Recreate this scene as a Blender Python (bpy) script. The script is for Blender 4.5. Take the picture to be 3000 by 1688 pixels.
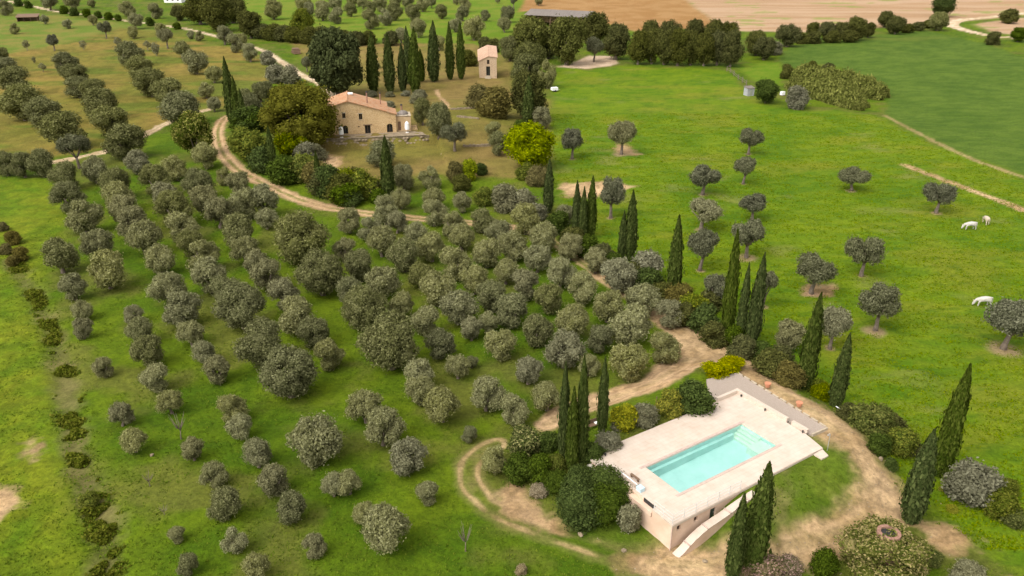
import bpy, bmesh, math, random
import numpy as np
from mathutils import Vector, Matrix
from mathutils.geometry import tessellate_polygon
random.seed(7); rng = np.random.default_rng(7)
R = math.radians
SC = bpy.context.scene
C = SC.collection
for o in list(bpy.data.objects): bpy.data.objects.remove(o)

# ------------------------------------------------------------------ camera
CAM_H, PITCH, FPX = 50.0, math.atan(1074/2370.0), 2370.0     # metres, tilt below the horizon, focal length for a 3000 wide frame
cam = bpy.data.cameras.new('camera'); cam.sensor_width = 36; cam.lens = 36*FPX/3000
cam.clip_start = 1; cam.clip_end = 8000
co = bpy.data.objects.new('camera', cam); C.objects.link(co)
co.location = (0, 0, CAM_H); co.rotation_euler = (R(90)-PITCH, 0, 0); SC.camera = co
# ------------------------------------------------------------------ overcast sky
SUN_EL, SUN_AZ = R(50), R(-132)          # azimuth from +y, clockwise
w = bpy.data.worlds.new('World'); SC.world = w; w.use_nodes = True
nt = w.node_tree; nt.nodes.clear()
out = nt.nodes.new('ShaderNodeOutputWorld'); bg = nt.nodes.new('ShaderNodeBackground')
sky = nt.nodes.new('ShaderNodeTexSky'); sky.sky_type = 'NISHITA'; sky.sun_disc = False
sky.sun_elevation = SUN_EL; sky.sun_rotation = SUN_AZ; sky.air_density = 1.0; sky.dust_density = 4.0; sky.ozone_density = 1.0
hs = nt.nodes.new('ShaderNodeHueSaturation'); hs.inputs['Saturation'].default_value = 0.0
nt.links.new(sky.outputs[0], hs.inputs['Color']); nt.links.new(hs.outputs[0], bg.inputs[0])
bg.inputs[1].default_value = 0.15; nt.links.new(bg.outputs[0], out.inputs[0])
sun = bpy.data.lights.new('sun', 'SUN'); sun.energy = 0.8; sun.angle = R(60); sun.color = (1, .90, .76)
so = bpy.data.objects.new('sun', sun); C.objects.link(so)
sd = Vector((math.sin(SUN_AZ)*math.cos(SUN_EL), math.cos(SUN_AZ)*math.cos(SUN_EL), math.sin(SUN_EL)))
so.rotation_euler = sd.to_track_quat('Z', 'Y').to_euler(); so.location = (0, 0, 200)
vs = SC.view_settings; SC.display_settings.display_device = 'sRGB'
vs.view_transform = 'Standard'; vs.look = 'None'; vs.gamma = 1; vs.use_curve_mapping = False
vs.exposure = EXPOSURE = 1.0
try:
    SC.cycles.max_bounces = 6; SC.cycles.diffuse_bounces = 3; SC.cycles.glossy_bounces = 2; SC.cycles.transparent_max_bounces = 8
    SC.cycles.transmission_bounces = 2
except Exception: pass

# ------------------------------------------------------------------ helpers
def tag(o, label=None, cat=None, group=None, kind=None):
    if label: o['label'] = label
    if cat: o['category'] = cat
    if group: o['group'] = group
    if kind: o['kind'] = kind
    return o
def empty(name, loc, rz=0.0, label=None, cat=None, group=None, scale=(1, 1, 1)):
    o = bpy.data.objects.new(name, None); C.objects.link(o); o.location = loc
    o.rotation_euler = (0, 0, rz); o.scale = scale; o.empty_display_size = .3
    return tag(o, label, cat, group)
def link_mesh(name, me, parent=None, loc=(0, 0, 0), rz=0.0):
    o = bpy.data.objects.new(name, me); C.objects.link(o)
    o.location = loc; o.rotation_euler = (0, 0, rz)
    if parent: o.parent = parent
    return o
def np_mesh(name, V, Fc, m=None, smooth=False):
    """V (n,3); Fc (k,3|4) int arrays"""
    me = bpy.data.meshes.new(name); V = np.asarray(V, np.float32); Fc = np.asarray(Fc, np.int32)
    k, q = Fc.shape
    me.vertices.add(len(V)); me.vertices.foreach_set('co', V.ravel())
    me.loops.add(k*q); me.loops.foreach_set('vertex_index', Fc.ravel())
    me.polygons.add(k); me.polygons.foreach_set('loop_start', np.arange(0, k*q, q, dtype=np.int32))
    try: me.polygons.foreach_set('loop_total', np.full(k, q, np.int32))
    except Exception: pass
    if smooth: me.polygons.foreach_set('use_smooth', np.ones(k, bool))
    me.update(calc_edges=True)
    if m: me.materials.append(m)
    return me
class MB:
    def __init__(s): s.v = []; s.f = []
    def add(s, v, f):
        b = len(s.v); s.v += [tuple(p) for p in v]; s.f += [tuple(i+b for i in q) for q in f]; return s
    def box(s, x0, y0, z0, x1, y1, z1):
        return s.add([(x0,y0,z0),(x1,y0,z0),(x1,y1,z0),(x0,y1,z0),(x0,y0,z1),(x1,y0,z1),(x1,y1,z1),(x0,y1,z1)],
                     [(3,2,1,0),(4,5,6,7),(0,1,5,4),(1,2,6,5),(2,3,7,6),(3,0,4,7)])
    def obox(s, p, q, wd, z0, z1):
        """upright box along the ground line p-q; z0/z1 may be pairs for a slope"""
        d = Vector((q[0]-p[0], q[1]-p[1])); d.normalize(); n = Vector((-d.y, d.x))*wd/2
        za, zb = (z0 if isinstance(z0, tuple) else (z0, z0)); ta, tb = (z1 if isinstance(z1, tuple) else (z1, z1))
        P = [(p[0]-n.x,p[1]-n.y),(q[0]-n.x,q[1]-n.y),(q[0]+n.x,q[1]+n.y),(p[0]+n.x,p[1]+n.y)]
        zl = [za, zb, zb, za]; zh = [ta, tb, tb, ta]
        return s.add([(*P[i], zl[i]) for i in range(4)]+[(*P[i], zh[i]) for i in range(4)],
                     [(3,2,1,0),(4,5,6,7),(0,1,5,4),(1,2,6,5),(2,3,7,6),(3,0,4,7)])
    def tube(s, pts, rad, n=6, cap=True):
        pts = [Vector(p) for p in pts]; b = len(s.v)
        for i, p in enumerate(pts):
            t = (pts[min(i+1, len(pts)-1)]-pts[max(i-1, 0)]).normalized()
            a = t.cross(Vector((0.31, .95, .05)) if abs(t.z) > .8 else Vector((0, 0, 1))).normalized(); c_ = t.cross(a)
            r = rad[i] if isinstance(rad, (list, tuple)) else rad
            for k in range(n):
                th = 2*math.pi*k/n; s.v.append(tuple(p+(a*math.cos(th)+c_*math.sin(th))*r))
        for i in range(len(pts)-1):
            for k in range(n):
                k2 = (k+1) % n; s.f.append((b+i*n+k, b+i*n+k2, b+(i+1)*n+k2, b+(i+1)*n+k))
        if cap:
            s.f.append(tuple(b+k for k in reversed(range(n)))); s.f.append(tuple(b+(len(pts)-1)*n+k for k in range(n)))
        return s
    def cyl(s, x, y, z0, z1, r0, r1=None, n=10):
        return s.tube([(x, y, z0), (x, y, z1)], [r0, r1 if r1 is not None else r0], n)
    def prism(s, loops, z0, z1):
        """polygon (first loop) with holes, in plan"""
        vl = [[Vector((x, y, 0)) for x, y in lp] for lp in loops]; tri = tessellate_polygon(vl)
        flat = [p for lp in loops for p in lp]; n = len(flat)
        s_ = [(x, y, z1) for x, y in flat]+[(x, y, z0) for x, y in flat]; f = []
        for t in tri:
            a, b_, c_ = (flat[i] for i in t)
            cr = (b_[0]-a[0])*(c_[1]-a[1])-(b_[1]-a[1])*(c_[0]-a[0])
            t = tuple(t) if cr > 0 else tuple(reversed(t))
            f.append(t); f.append(tuple(i+n for i in reversed(t)))
        o = 0
        for lp in loops:
            k = len(lp)
            for i in range(k):
                j = (i+1) % k; f.append((o+i+n, o+j+n, o+j, o+i))
            o += k
        return s.add(s_, f)
    def upright(s, loops, P0, e1, depth):
        """wall whose face is a (t,z) polygon with holes, standing on the ground line P0 + t*e1, going back by depth"""
        b = len(s.v); s.prism(loops, 0, depth); e2 = (-e1[1], e1[0])
        for i in range(b, len(s.v)):
            t, z, d = s.v[i]; s.v[i] = (P0[0]+e1[0]*t+e2[0]*d, P0[1]+e1[1]*t+e2[1]*d, z)
        return s
    def mesh(s, name, m, smooth=False):
        me = bpy.data.meshes.new(name); me.from_pydata(s.v, [], s.f)
        bm = bmesh.new(); bm.from_mesh(me); bmesh.ops.recalc_face_normals(bm, faces=bm.faces); bm.to_mesh(me); bm.free()
        if smooth: me.polygons.foreach_set('use_smooth', [True]*len(me.polygons))
        me.materials.append(m); return me
    def build(s, name, m, parent=None, smooth=False, loc=(0, 0, 0)):
        return link_mesh(name, s.mesh(name, m, smooth), parent, loc)

# ------------------------------------------------------------------ materials
def ramp_cols(nt, cols, fac):
    r = nt.nodes.new('ShaderNodeValToRGB'); e = r.color_ramp.elements
    while len(e) < len(cols): e.new(.5)
    for i, c in enumerate(cols):
        e[i].position = i/(len(cols)-1); e[i].color = (*c, 1)
    nt.links.new(fac, r.inputs[0]); return r.outputs[0]
def new_mat(name):
    m = bpy.data.materials.new(name); m.use_nodes = True; nt = m.node_tree
    return m, nt, nt.nodes['Principled BSDF']
def noisy(name, cols, scale=1.0, rough=.85, bump=0.0, detail=6, coord='Object', stretch=None, metal=0.0):
    m, nt, b = new_mat(name)
    tc = nt.nodes.new('ShaderNodeTexCoord'); n = nt.nodes.new('ShaderNodeTexNoise')
    src = tc.outputs[coord]
    if stretch:
        mp = nt.nodes.new('ShaderNodeMapping'); mp.inputs['Scale'].default_value = stretch; nt.links.new(src, mp.inputs[0]); src = mp.outputs[0]
    nt.links.new(src, n.inputs['Vector']); n.inputs['Scale'].default_value = scale; n.inputs['Detail'].default_value = detail
    n.inputs['Roughness'].default_value = .65
    mr = nt.nodes.new('ShaderNodeMapRange'); mr.inputs[1].default_value = .3; mr.inputs[2].default_value = .7
    nt.links.new(n.outputs['Fac'], mr.inputs[0])
    nt.links.new(ramp_cols(nt, cols, mr.outputs[0]), b.inputs['Base Color'])
    b.inputs['Roughness'].default_value = rough; b.inputs['Metallic'].default_value = metal
    if bump:
        bp = nt.nodes.new('ShaderNodeBump'); bp.inputs['Strength'].default_value = bump; bp.inputs['Distance'].default_value = .1
        nt.links.new(n.outputs['Fac'], bp.inputs['Height']); nt.links.new(bp.outputs[0], b.inputs['Normal'])
    return m
def foliage(name, cols, transl=.25, tint=.35):
    m, nt, b = new_mat(name); nt.nodes.remove(b); outn = nt.nodes['Material Output']
    g = nt.nodes.new('ShaderNodeNewGeometry'); oi = nt.nodes.new('ShaderNodeObjectInfo')
    col = ramp_cols(nt, cols, g.outputs['Random Per Island'])
    mr = nt.nodes.new('ShaderNodeMapRange'); mr.inputs[3].default_value = 1-tint; mr.inputs[4].default_value = 1+tint
    nt.links.new(oi.outputs['Random'], mr.inputs[0])
    hv = nt.nodes.new('ShaderNodeHueSaturation'); nt.links.new(col, hv.inputs['Color']); nt.links.new(mr.outputs[0], hv.inputs['Value'])
    # a second, unrelated variation of saturation from tree to tree
    ml = nt.nodes.new('ShaderNodeMath'); ml.operation = 'MULTIPLY'; ml.inputs[1].default_value = 7.31; nt.links.new(oi.outputs['Random'], ml.inputs[0])
    fr = nt.nodes.new('ShaderNodeMath'); fr.operation = 'FRACT'; nt.links.new(ml.outputs[0], fr.inputs[0])
    m2 = nt.nodes.new('ShaderNodeMapRange'); m2.inputs[3].default_value = .88; m2.inputs[4].default_value = 1.14
    nt.links.new(fr.outputs[0], m2.inputs[0]); nt.links.new(m2.outputs[0], hv.inputs['Saturation'])
    d = nt.nodes.new('ShaderNodeBsdfDiffuse'); t = nt.nodes.new('ShaderNodeBsdfTranslucent'); mx = nt.nodes.new('ShaderNodeMixShader')
    mx.inputs[0].default_value = transl
    nt.links.new(hv.outputs[0], d.inputs[0]); nt.links.new(hv.outputs[0], t.inputs[0])
    nt.links.new(d.outputs[0], mx.inputs[1]); nt.links.new(t.outputs[0], mx.inputs[2]); nt.links.new(mx.outputs[0], outn.inputs[0])
    return m
M = {}
FOL = dict(
 olive=[(.138,.138,.052),(.212,.208,.088),(.31,.302,.152)], olive_dark=[(.088,.092,.032),(.145,.147,.058),(.23,.226,.104)],
 olive_pale=[(.125,.120,.058),(.19,.182,.092),(.28,.27,.15)],
 field=[(.075,.078,.040),(.125,.126,.070),(.20,.198,.122)],
 cypress=[(.028,.042,.008),(.056,.076,.016),(.10,.12,.03)], conifer=[(.036,.046,.012),(.066,.080,.022),(.105,.122,.036)],
 walnut=[(.066,.064,.010),(.108,.104,.015),(.160,.150,.026)], dark=[(.028,.044,.008),(.056,.082,.013),(.095,.128,.022)],
 yellow=[(.08,.10,.008),(.20,.205,.010),(.38,.34,.016)], lime=[(.085,.115,.008),(.19,.23,.012),(.31,.34,.020)],
 yellowgreen=[(.05,.072,.008),(.115,.138,.012),(.215,.22,.022)], hedge=[(.040,.044,.013),(.080,.083,.024),(.13,.128,.038)],
 grey=[(.125,.12,.068),(.18,.172,.10),(.25,.24,.15)], rust=[(.075,.066,.022),(.13,.110,.036),(.20,.17,.058)],
 reed=[(.060,.068,.016),(.125,.135,.034),(.22,.225,.066)], straw=[(.15,.12,.07),(.27,.22,.13),(.4,.33,.22)],
 pink=[(.07,.08,.025),(.17,.14,.07),(.46,.29,.25)], oleander=[(.055,.070,.018),(.125,.132,.038),(.38,.31,.16)], magnolia=[(.034,.050,.010),(.085,.105,.020),(.34,.31,.11)],
 weed=[(.045,.060,.010),(.095,.112,.018),(.17,.172,.035)], pine=[(.055,.060,.016),(.105,.110,.030),(.17,.172,.052)])
for k, c in FOL.items(): M[k] = foliage('foliage_'+k, c, .25, .11)
M['bark'] = noisy('bark', [(.10,.075,.055),(.22,.17,.13)], 9, .95, .6)
M['bark_pale'] = noisy('bark_pale', [(.16,.13,.10),(.28,.23,.19)], 9, .95, .6)

# ------------------------------------------------------------------ value noise and the lie of the land
def vnoise(x, y, seed=0):
    ix = np.floor(x); iy = np.floor(y); fx = x-ix; fy = y-iy
    def h(a, b):
        s = np.sin(a*127.1+b*311.7+seed*74.7)*43758.5453; return s-np.floor(s)
    fx = fx*fx*(3-2*fx); fy = fy*fy*(3-2*fy)
    return (h(ix,iy)*(1-fx)+h(ix+1,iy)*fx)*(1-fy)+(h(ix,iy+1)*(1-fx)+h(ix+1,iy+1)*fx)*fy
def fbm(x, y, seed=0, octs=4):
    a = 1.0; t = 0; s = 0
    for i in range(octs):
        s = s+a*vnoise(x*2**i, y*2**i, seed+i*13); t += a; a *= .5
    return s/t
def sstep(a, b, x):
    t = np.clip((x-a)/(b-a), 0, 1); return t*t*(3-2*t)
def seg_dist(X, Y, pts, closed=False, width=None):
    """distance to a polyline (minus a per-point half width when given)"""
    best = np.full(np.shape(X), 1e9); n = len(pts)
    for i in range(n if closed else n-1):
        a = pts[i]; b = pts[(i+1) % n]; dx = b[0]-a[0]; dy = b[1]-a[1]; L = dx*dx+dy*dy+1e-9
        t = np.clip(((X-a[0])*dx+(Y-a[1])*dy)/L, 0, 1)
        d = np.hypot(X-a[0]-t*dx, Y-a[1]-t*dy)
        if width is not None: d = d-(width[i]*(1-t)+width[(i+1) % n]*t)
        best = np.minimum(best, d)
    return best
def sdf(X, Y, poly):
    ins = np.zeros(np.shape(X), bool); n = len(poly)
    for i in range(n):
        x0, y0 = poly[i]; x1, y1 = poly[(i+1) % n]
        c = ((y0 > Y) != (y1 > Y)) & (X < (x1-x0)*(Y-y0)/((y1-y0) or 1e-9)+x0); ins ^= c
    d = seg_dist(X, Y, poly, True); return np.where(ins, -d, d)
ZD = 2.7                                            # height of the pool terrace above the track below it
DA = R(33.7); DO = (13.79, 54.94)                   # its south corner and the direction of its long side
def uv2w(u, v): return (DO[0]+u*math.cos(DA)-v*math.sin(DA), DO[1]+u*math.sin(DA)+v*math.cos(DA))
DECK = [(0,0),(18.8,0),(20.25,-.05),(20.85,2.4),(21.15,11.9),(17.95,11.75),(4.4,11.9),(4.3,11.2),(0,11.2)]
MOUND = [uv2w(*p) for p in [(10,0),(20.5,-.8),(25,1.5),(25.5,16),(19,16.5),(2.5,12.5),(10,3)]]
GRAVW = [uv2w(*p) for p in [(21.2,2.0),(23.6,1.9),(24.5,14.9),(20.4,15.8),(18.1,13.2),(18.1,12.0)]]
DECKW = [uv2w(*p) for p in DECK]
H0 = (-44.81, 197.04); HE1 = (.98288, .18423); HE2 = (-HE1[1], HE1[0])      # farmhouse front wall
def hw(t, d): return (H0[0]+HE1[0]*t+HE2[0]*d, H0[1]+HE1[1]*t+HE2[1]*d)
TERR = [hw(-12,-4.6), hw(24,-4.3), hw(34,-1.0), hw(40,30), hw(-14,30)]
WALLLINE = (hw(-12,-4.6), hw(24,-4.3))
def land(X, Y, fine=True):
    X = np.asarray(X, float); Y = np.asarray(Y, float)
    far = sstep(85, 130, Y+.6*np.abs(X))
    z = (fbm(X/38, Y/38, 3, 2)-.5)*1.0*far
    ms = sdf(X, Y, MOUND); z = z+2.42*(1-sstep(0, 8.5, ms))
    t = (X-H0[0])*HE1[0]+(Y-H0[1])*HE1[1]; d = (X-H0[0])*HE2[0]+(Y-H0[1])*HE2[1]
    sdh = sdf(X, Y, TERR); front = (d < -3.5) & (t > -14) & (t < 26)
    fall = np.where(front, 1-sstep(.0, .9, sdh), 1-sstep(0, 26, sdh))
    z = z*(1-fall)+2.0*fall
    if fine:
        z = z+(fbm(X/2.6, Y/1.7, 11, 3)-.5)*(.08+.26*sstep(-1, 5, ms))
        z = np.where(sdf(X, Y, DECKW) < -.35, np.minimum(z, .2), z)
        z = np.where(sdf(X, Y, GRAVW) < .25, np.minimum(z, ZD-.12), z)
    return z
_c, _s = math.cos(PITCH), math.sin(PITCH)
def ray(x, y):
    a = (x-1500)/FPX; b = (844-y)/FPX; return (a, _c+b*_s, -_s+b*_c)
def at(x, y, z):
    d = ray(x, y); t = (z-CAM_H)/d[2]; return (d[0]*t, d[1]*t)
def ground(x, y, up=0.0):
    """the point of the land seen at (x,y) of the 3000 px wide survey picture (up = height above the land)"""
    z = 0.0
    for i in range(9):
        X, Y = at(x, y, z+up); z = .5*z+.5*float(land(X, Y, False))
    X, Y = at(x, y, z+up); return X, Y, float(land(X, Y))
def depth(X, Y, Z): return Y*_c-(Z-CAM_H)*_s
def height_to(X, Y, Z, yt):
    """height of the top seen at picture row yt above the point (X,Y,Z)"""
    Z0 = depth(X, Y, Z); U = Y*_s+(Z-CAM_H)*_c; v = (yt-844)/FPX
    return (-v*Z0-U)/(_c-v*_s)
OFF = {'11':(0,0,2.576),'12':(1000,0,2.576),'13':(2000,0,2.576),'21':(0,562,2.576),'22':(1000,562,2.576),'23':(2000,562,2.576),
       '31':(0,1124,2.569),'32':(1000,1124,2.569),'33':(2000,1124,2.569),'h':(680,200,3.22),'H':(674,117,2.744),'P':(0,0,.85867),'p':(1680,1120,2.684)}
def px(crop, x, y):
    a = OFF[crop]; return a[0]+x/a[2], a[1]+y/a[2]
def gP(x, y): return ground(*px('P', x, y))
def polyP(s): return [gP(*map(float, t.split(',')))[:2] for t in s.split()]
# ------------------------------------------------------------------ ground, fields, tracks
A_ = dict(
 pasture="1396,166 1480,178 1560,165 1640,170 1745,172 1830,178 1885,240 1930,265 1990,280 2100,278 2200,290 2300,345 2450,405 2700,500 2800,1449 2576,1449 2400,1330 2260,1200 2110,1040 1990,950 1900,880 1830,840 1700,745 1560,650 1470,590 1410,500 1396,420 1385,300",
 crop="1955,150 1985,118 2060,100 2200,90 2330,76 2480,110 2700,190 2700,480 2440,395 2330,345 2225,285 2240,250 2190,195 2080,160 1985,170",
 cropnook="1870,160 1960,158 1975,185 1960,215 1900,205 1860,175",
 plough="1305,30 1330,-20 1640,-60 1800,55 1780,70 1600,80 1480,50 1390,28",
 stubble="1640,-60 2800,-120 2800,55 2576,40 2400,56 2250,66 2050,82 1830,78 1800,58",
 stubble2="2445,62 2576,45 2800,60 2800,95 2576,90 2500,82",
 lawnfar="560,-60 1330,-60 1322,40 1300,70 1280,112 1180,118 980,104 700,74 600,40",
 meadow="-120,110 60,82 180,78 300,62 430,85 560,112 650,140 700,190 650,225 600,270 520,275 420,310 280,370 130,395 60,395 -120,380",
 meadowgreen="-160,40 60,30 200,48 330,60 430,86 300,70 180,105 20,135 -140,150",
 garden="720,100 790,95 960,110 1190,110 1290,150 1290,230 1390,250 1385,420 1290,450 1060,440 990,455 850,440 800,400 760,360 800,300 830,230 780,170",
 court="1400,168 1440,160 1480,140 1540,142 1555,158 1540,166 1470,173",
 strip="-200,440 140,448 165,520 170,600 130,650 110,800 140,1000 165,1200 190,1449 -300,1449")
REG = {k: polyP(v) for k, v in A_.items()}
def lineP(s):
    p = []; wd = []
    for t in s.split():
        x, y, q = map(float, t.split(',')); p.append(gP(x, y)[:2]); wd.append(q/2)
    return p, wd
def smooth(p, wd, n=4):
    P = []; W = []; k = len(p)
    for i in range(k-1):
        a, b, c, d = p[max(i-1,0)], p[i], p[i+1], p[min(i+2,k-1)]
        for j in range(n):
            t = j/n; t2 = t*t; t3 = t2*t
            P.append(tuple(.5*(2*b[q]+(c[q]-a[q])*t+(2*a[q]-5*b[q]+4*c[q]-d[q])*t2+(3*b[q]-a[q]-3*c[q]+d[q])*t3) for q in (0, 1)))
            W.append(wd[i]*(1-t)+wd[i+1]*t)
    return P+[p[-1]], W+[wd[-1]]
LN = dict(
 upper="20,2,3.2 50,10,3.2 130,27,3.2 250,43,3.2 390,62,3 500,80,2.8 590,106,2.6 660,127,2.4 715,160,3 760,190,3.5 815,210,5 845,238,6",
 lower="640,262,2.6 600,283,2.8 566,296,3 548,330,3.2 558,380,3.4 592,420,3.4 640,450,3.4 690,474,3.4 740,497,3.4 790,514,3.2 860,528,3 930,538,3 1050,550,2.8 1180,560,2.8 1290,574,2.6 1375,600,1.4 1440,642,1.4 1500,690,1.6 1580,742,2.0 1660,792,3.2 1730,838,6",
 poolroad="1650,775,3 1720,830,5 1765,870,8 1800,890,7 1870,925,4.6 1960,985,3.6 2050,1040,3.8 2110,1090,4.4 2150,1150,5 2190,1220,5.4 2195,1280,5.6 2140,1330,5.2 2050,1358,4.2 1950,1380,4.6 1850,1402,5 1740,1420,4.6 1640,1412,3.6",
 poolbranch="1765,865,8 1720,915,6.5 1640,965,4.6 1540,1000,4 1450,1030,3.6 1375,1068,3",
 loop="1640,1412,3.4 1550,1395,3.2 1440,1362,3.0 1350,1330,3.0 1270,1295,3 1205,1245,3 1180,1200,3 1185,1165,2.8 1215,1135,2.4 1250,1118,2",
 path="60,408,2.6 135,408,2.8 200,395,2.8 280,377,2.6 370,336,2.4 430,306,2.4 525,275,2.4",
 east="2275,415,1.8 2400,462,2 2500,500,2.2 2620,545,2.4",
 edge="2225,290,1.2 2330,345,1.2 2450,402,1.4 2600,455,1.4",
 topright="2620,95,4 2540,95,4 2480,88,4.5 2420,74,6 2392,62,7 2420,50,6 2500,42,5 2620,28,5",
 topright2="2392,60,4 2330,60,3.5 2270,64,3.5",
 gardenpath="1098,228,1 1112,250,1 1128,272,1")
LINE = {k: smooth(*lineP(v)) for k, v in LN.items()}
SAND = [polyP(s) for s in ("1250,1240 1300,1212 1340,1262 1430,1318 1424,1350 1380,1345 1320,1322 1270,1290",
  "2150,1100 2200,1180 2250,1240 2262,1300 2200,1330 2180,1280 2190,1230 2165,1180 2130,1120",
  "2290,1310 2400,1330 2440,1370 2400,1400 2330,1370", "-30,1220 35,1236 60,1260 10,1310 -30,1330", "60,1100 92,1105 95,1160 70,1165",
  "1555,355 1620,390 1590,392 1545,380","2030,715 2110,715 2080,745 2020,745", "1400,470 1440,460 1560,455 1600,470 1500,500 1420,495",
  "780,385 860,395 850,440 800,400")]
# rows follow the bearing from the viewpoint so that near ground is finer than far ground
vv = np.linspace(905, -845, 560); yy = np.array([(_c+((-v)/FPX)*_s)/(_s-((-v)/FPX)*_c) for v in vv])*CAM_H
ys = np.concatenate([[-300, -80, 0, 20, 34, 42], yy[yy > 44], [yy[-1]+60, yy[-1]+160, yy[-1]+360, 1600, 2600, 4200]])
ss = np.concatenate([[-5, -3, -2, -1.4, -1.0, -.8], np.linspace(-.69, .69, 640), [.8, 1.0, 1.4, 2, 3, 5]])
Yg = np.repeat(ys[:, None], len(ss), 1); Xg = np.maximum(depth(0, Yg, 0), 60)*ss[None, :]
GX, GY = Xg.ravel(), Yg.ravel()
GZ = land(GX, GY)
n1 = fbm(GX/9, GY/9, 1, 4); n2 = fbm(GX/2.2, GY/2.2, 2, 4); n3 = fbm(GX/30, GY/30, 5, 3); n4 = fbm(GX/3.4, GY/1.3, 8, 4); nf = fbm(GX/.8, GY/.8, 21, 3)
def lerp(a, b, t): return a*(1-t[:, None])+b*t[:, None]
def cc(*c): return np.array(c)[None, :]
def blend(base, col, m): return base*(1-m[:, None])+col*m[:, None]
def mask(name, feather=1.0, rag=1.5): return sstep(feather, -feather, sdf(GX, GY, REG[name])+(n2-.5)*rag*2)
t1 = sstep(.35, .65, n1); t2 = sstep(.3, .7, n2); t3 = sstep(.35, .65, n3); t4 = sstep(.3, .7, n4); tf = sstep(.25, .75, nf)
# orchard grass: deep green, yellower and brown under the trees
col = lerp(cc(.056,.104,.003), cc(.104,.148,.005), .6*t1+.4*t2)
col = blend(col, cc(.135,.115,.030), .5*sstep(.47, .68, fbm(GX/7, GY/7, 31, 4)))
col = lerp(col, col*cc(.62,.66,.7), .5*tf)
k = mask('strip', 2.0); col = blend(col, lerp(cc(.075,.130,.004), cc(.140,.165,.008), .5*t1+.5*t2)*(.8+.3*tf[:, None]), k)
k = mask('meadow', 3); c1 = lerp(cc(.20,.142,.032), cc(.125,.122,.018), .35*t1+.65*t3); c1 = lerp(c1, cc(.085,.115,.012), .8*sstep(.55,.68,fbm(GX/26,GY/9,17,3))); col = blend(col, c1*(.82+.3*t2[:, None]), k)
k = mask('meadowgreen', 4); col = blend(col, lerp(cc(.10,.145,.016), cc(.16,.15,.03), t1), k)
k = mask('lawnfar', 4); col = blend(col, lerp(cc(.092,.155,.007), cc(.135,.165,.016), t1), k)
k = mask('garden', 2); col = blend(col, lerp(cc(.135,.125,.022), cc(.185,.130,.040), .5*t1+.5*t3)*(.85+.25*t2[:, None]), k)
k = mask('pasture', 1.6); c1 = lerp(cc(.064,.128,.003), cc(.122,.172,.005), .55*t4+.45*t1); c1 = lerp(c1, cc(.165,.165,.014), .55*sstep(.5,.75,fbm(GX/14,GY/8,41,4))); c1 = lerp(c1, cc(.045,.095,.004), .55*sstep(.56,.8,fbm(GX/1.9,GY/.8,43,3)))  # dark green streaks put the shading of terracette relief into the colour
c1 = lerp(c1, cc(.18,.17,.05), .45*sstep(.66,.84,fbm(GX/11,GY/7,47,4))); col = blend(col, c1, k)
k = mask('crop', 1.2); c1 = lerp(cc(.048,.090,.008), cc(.082,.128,.014), .6*t4+.4*t1); c1 = lerp(c1, cc(.12,.14,.02), .7*sstep(.5,.7,fbm(GX/40,GY/25,51,3))*sstep(330,420,GY)); col = blend(col, c1, k)
k = mask('cropnook', 1.5); col = blend(col, lerp(cc(.085,.155,.005), cc(.12,.17,.01), t2), k)
k = mask('plough', 2, 1); col = blend(col, lerp(cc(.255,.135,.046), cc(.30,.172,.068), t1), k)
k = np.maximum(mask('stubble', 3), mask('stubble2', 3)); c1 = lerp(cc(.315,.195,.105), cc(.385,.26,.16), sstep(.3,.7,fbm(GX/60,GY/5,61,4))); c1 = lerp(c1, cc(.20,.22,.05), .8*sstep(.64,.74,fbm(GX/22,GY/12,63,3))); col = blend(col, c1, k)
k = mask('court', 1.2); col = blend(col, lerp(cc(.42,.30,.2), cc(.5,.37,.26), t2), k)
# bare earth
dirt = lerp(cc(.31,.195,.093), cc(.50,.335,.19), .45*t1+.55*t2)*(.74+.42*tf[:, None])
pale = lerp(cc(.42,.31,.19), cc(.58,.45,.31), t2)
bare = np.zeros(len(GX)); road = np.full(len(GX), 1e9)
for nm, (p, wd) in LINE.items():
    d = seg_dist(GX, GY, p, width=wd); dc = seg_dist(GX, GY, p)
    m = sstep(.55, -.45, d+(n2-.5)*1.3+(nf-.5)*.8)
    if nm in ('upper', 'topright', 'topright2'): col = blend(col, pale, m)
    else:
        mid = {'lower': .75, 'loop': .9, 'path': .45, 'poolroad': .28, 'poolbranch': .15, 'east': .2, 'edge': .5}.get(nm, 0)
        wm = np.array(wd).mean()
        m = m*(1-mid*sstep(.45*wm, .12*wm, dc+(n2-.5)*.5)*sstep(.25, .5, n2+.2*(nf-.5)))
        if nm == 'edge': m = m*.6
        if nm == 'loop':                                    # only two worn wheel lines in the grass
            m = np.maximum(.22*m, .66*sstep(.5, .12, np.abs(dc-.85+(n2-.5)*.5)+(nf-.5)*.3)*sstep(.2,.45,n1+.4*(n2-.5)))
        col = blend(col, pale*cc(.95,.9,.85) if nm == 'path' else dirt, m)
        if nm in ('poolroad', 'poolbranch', 'lower'):      # two packed wheel ruts
            rt = sstep(.42, .08, np.abs(dc-.82+(n2-.5)*.3))*m; col = blend(col, cc(.50,.335,.19), .55*rt)
            col = blend(col, cc(.25,.165,.085), .4*sstep(.22, .04, np.abs(dc-1.28+(n2-.5)*.4))*m)
    if nm != 'edge': road = np.minimum(road, d)
for p in SAND:
    col = blend(col, dirt*cc(1.04,1.04,1.06), sstep(.8, -1.0, sdf(GX, GY, p)+(n2-.5)*3.4+(nf-.5)*1.6)*.92)
s_ = sdf(GX, GY, polyP("2235,1290 2300,1300 2420,1330 2500,1380 2560,1460 2250,1460 2300,1400"))
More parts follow.
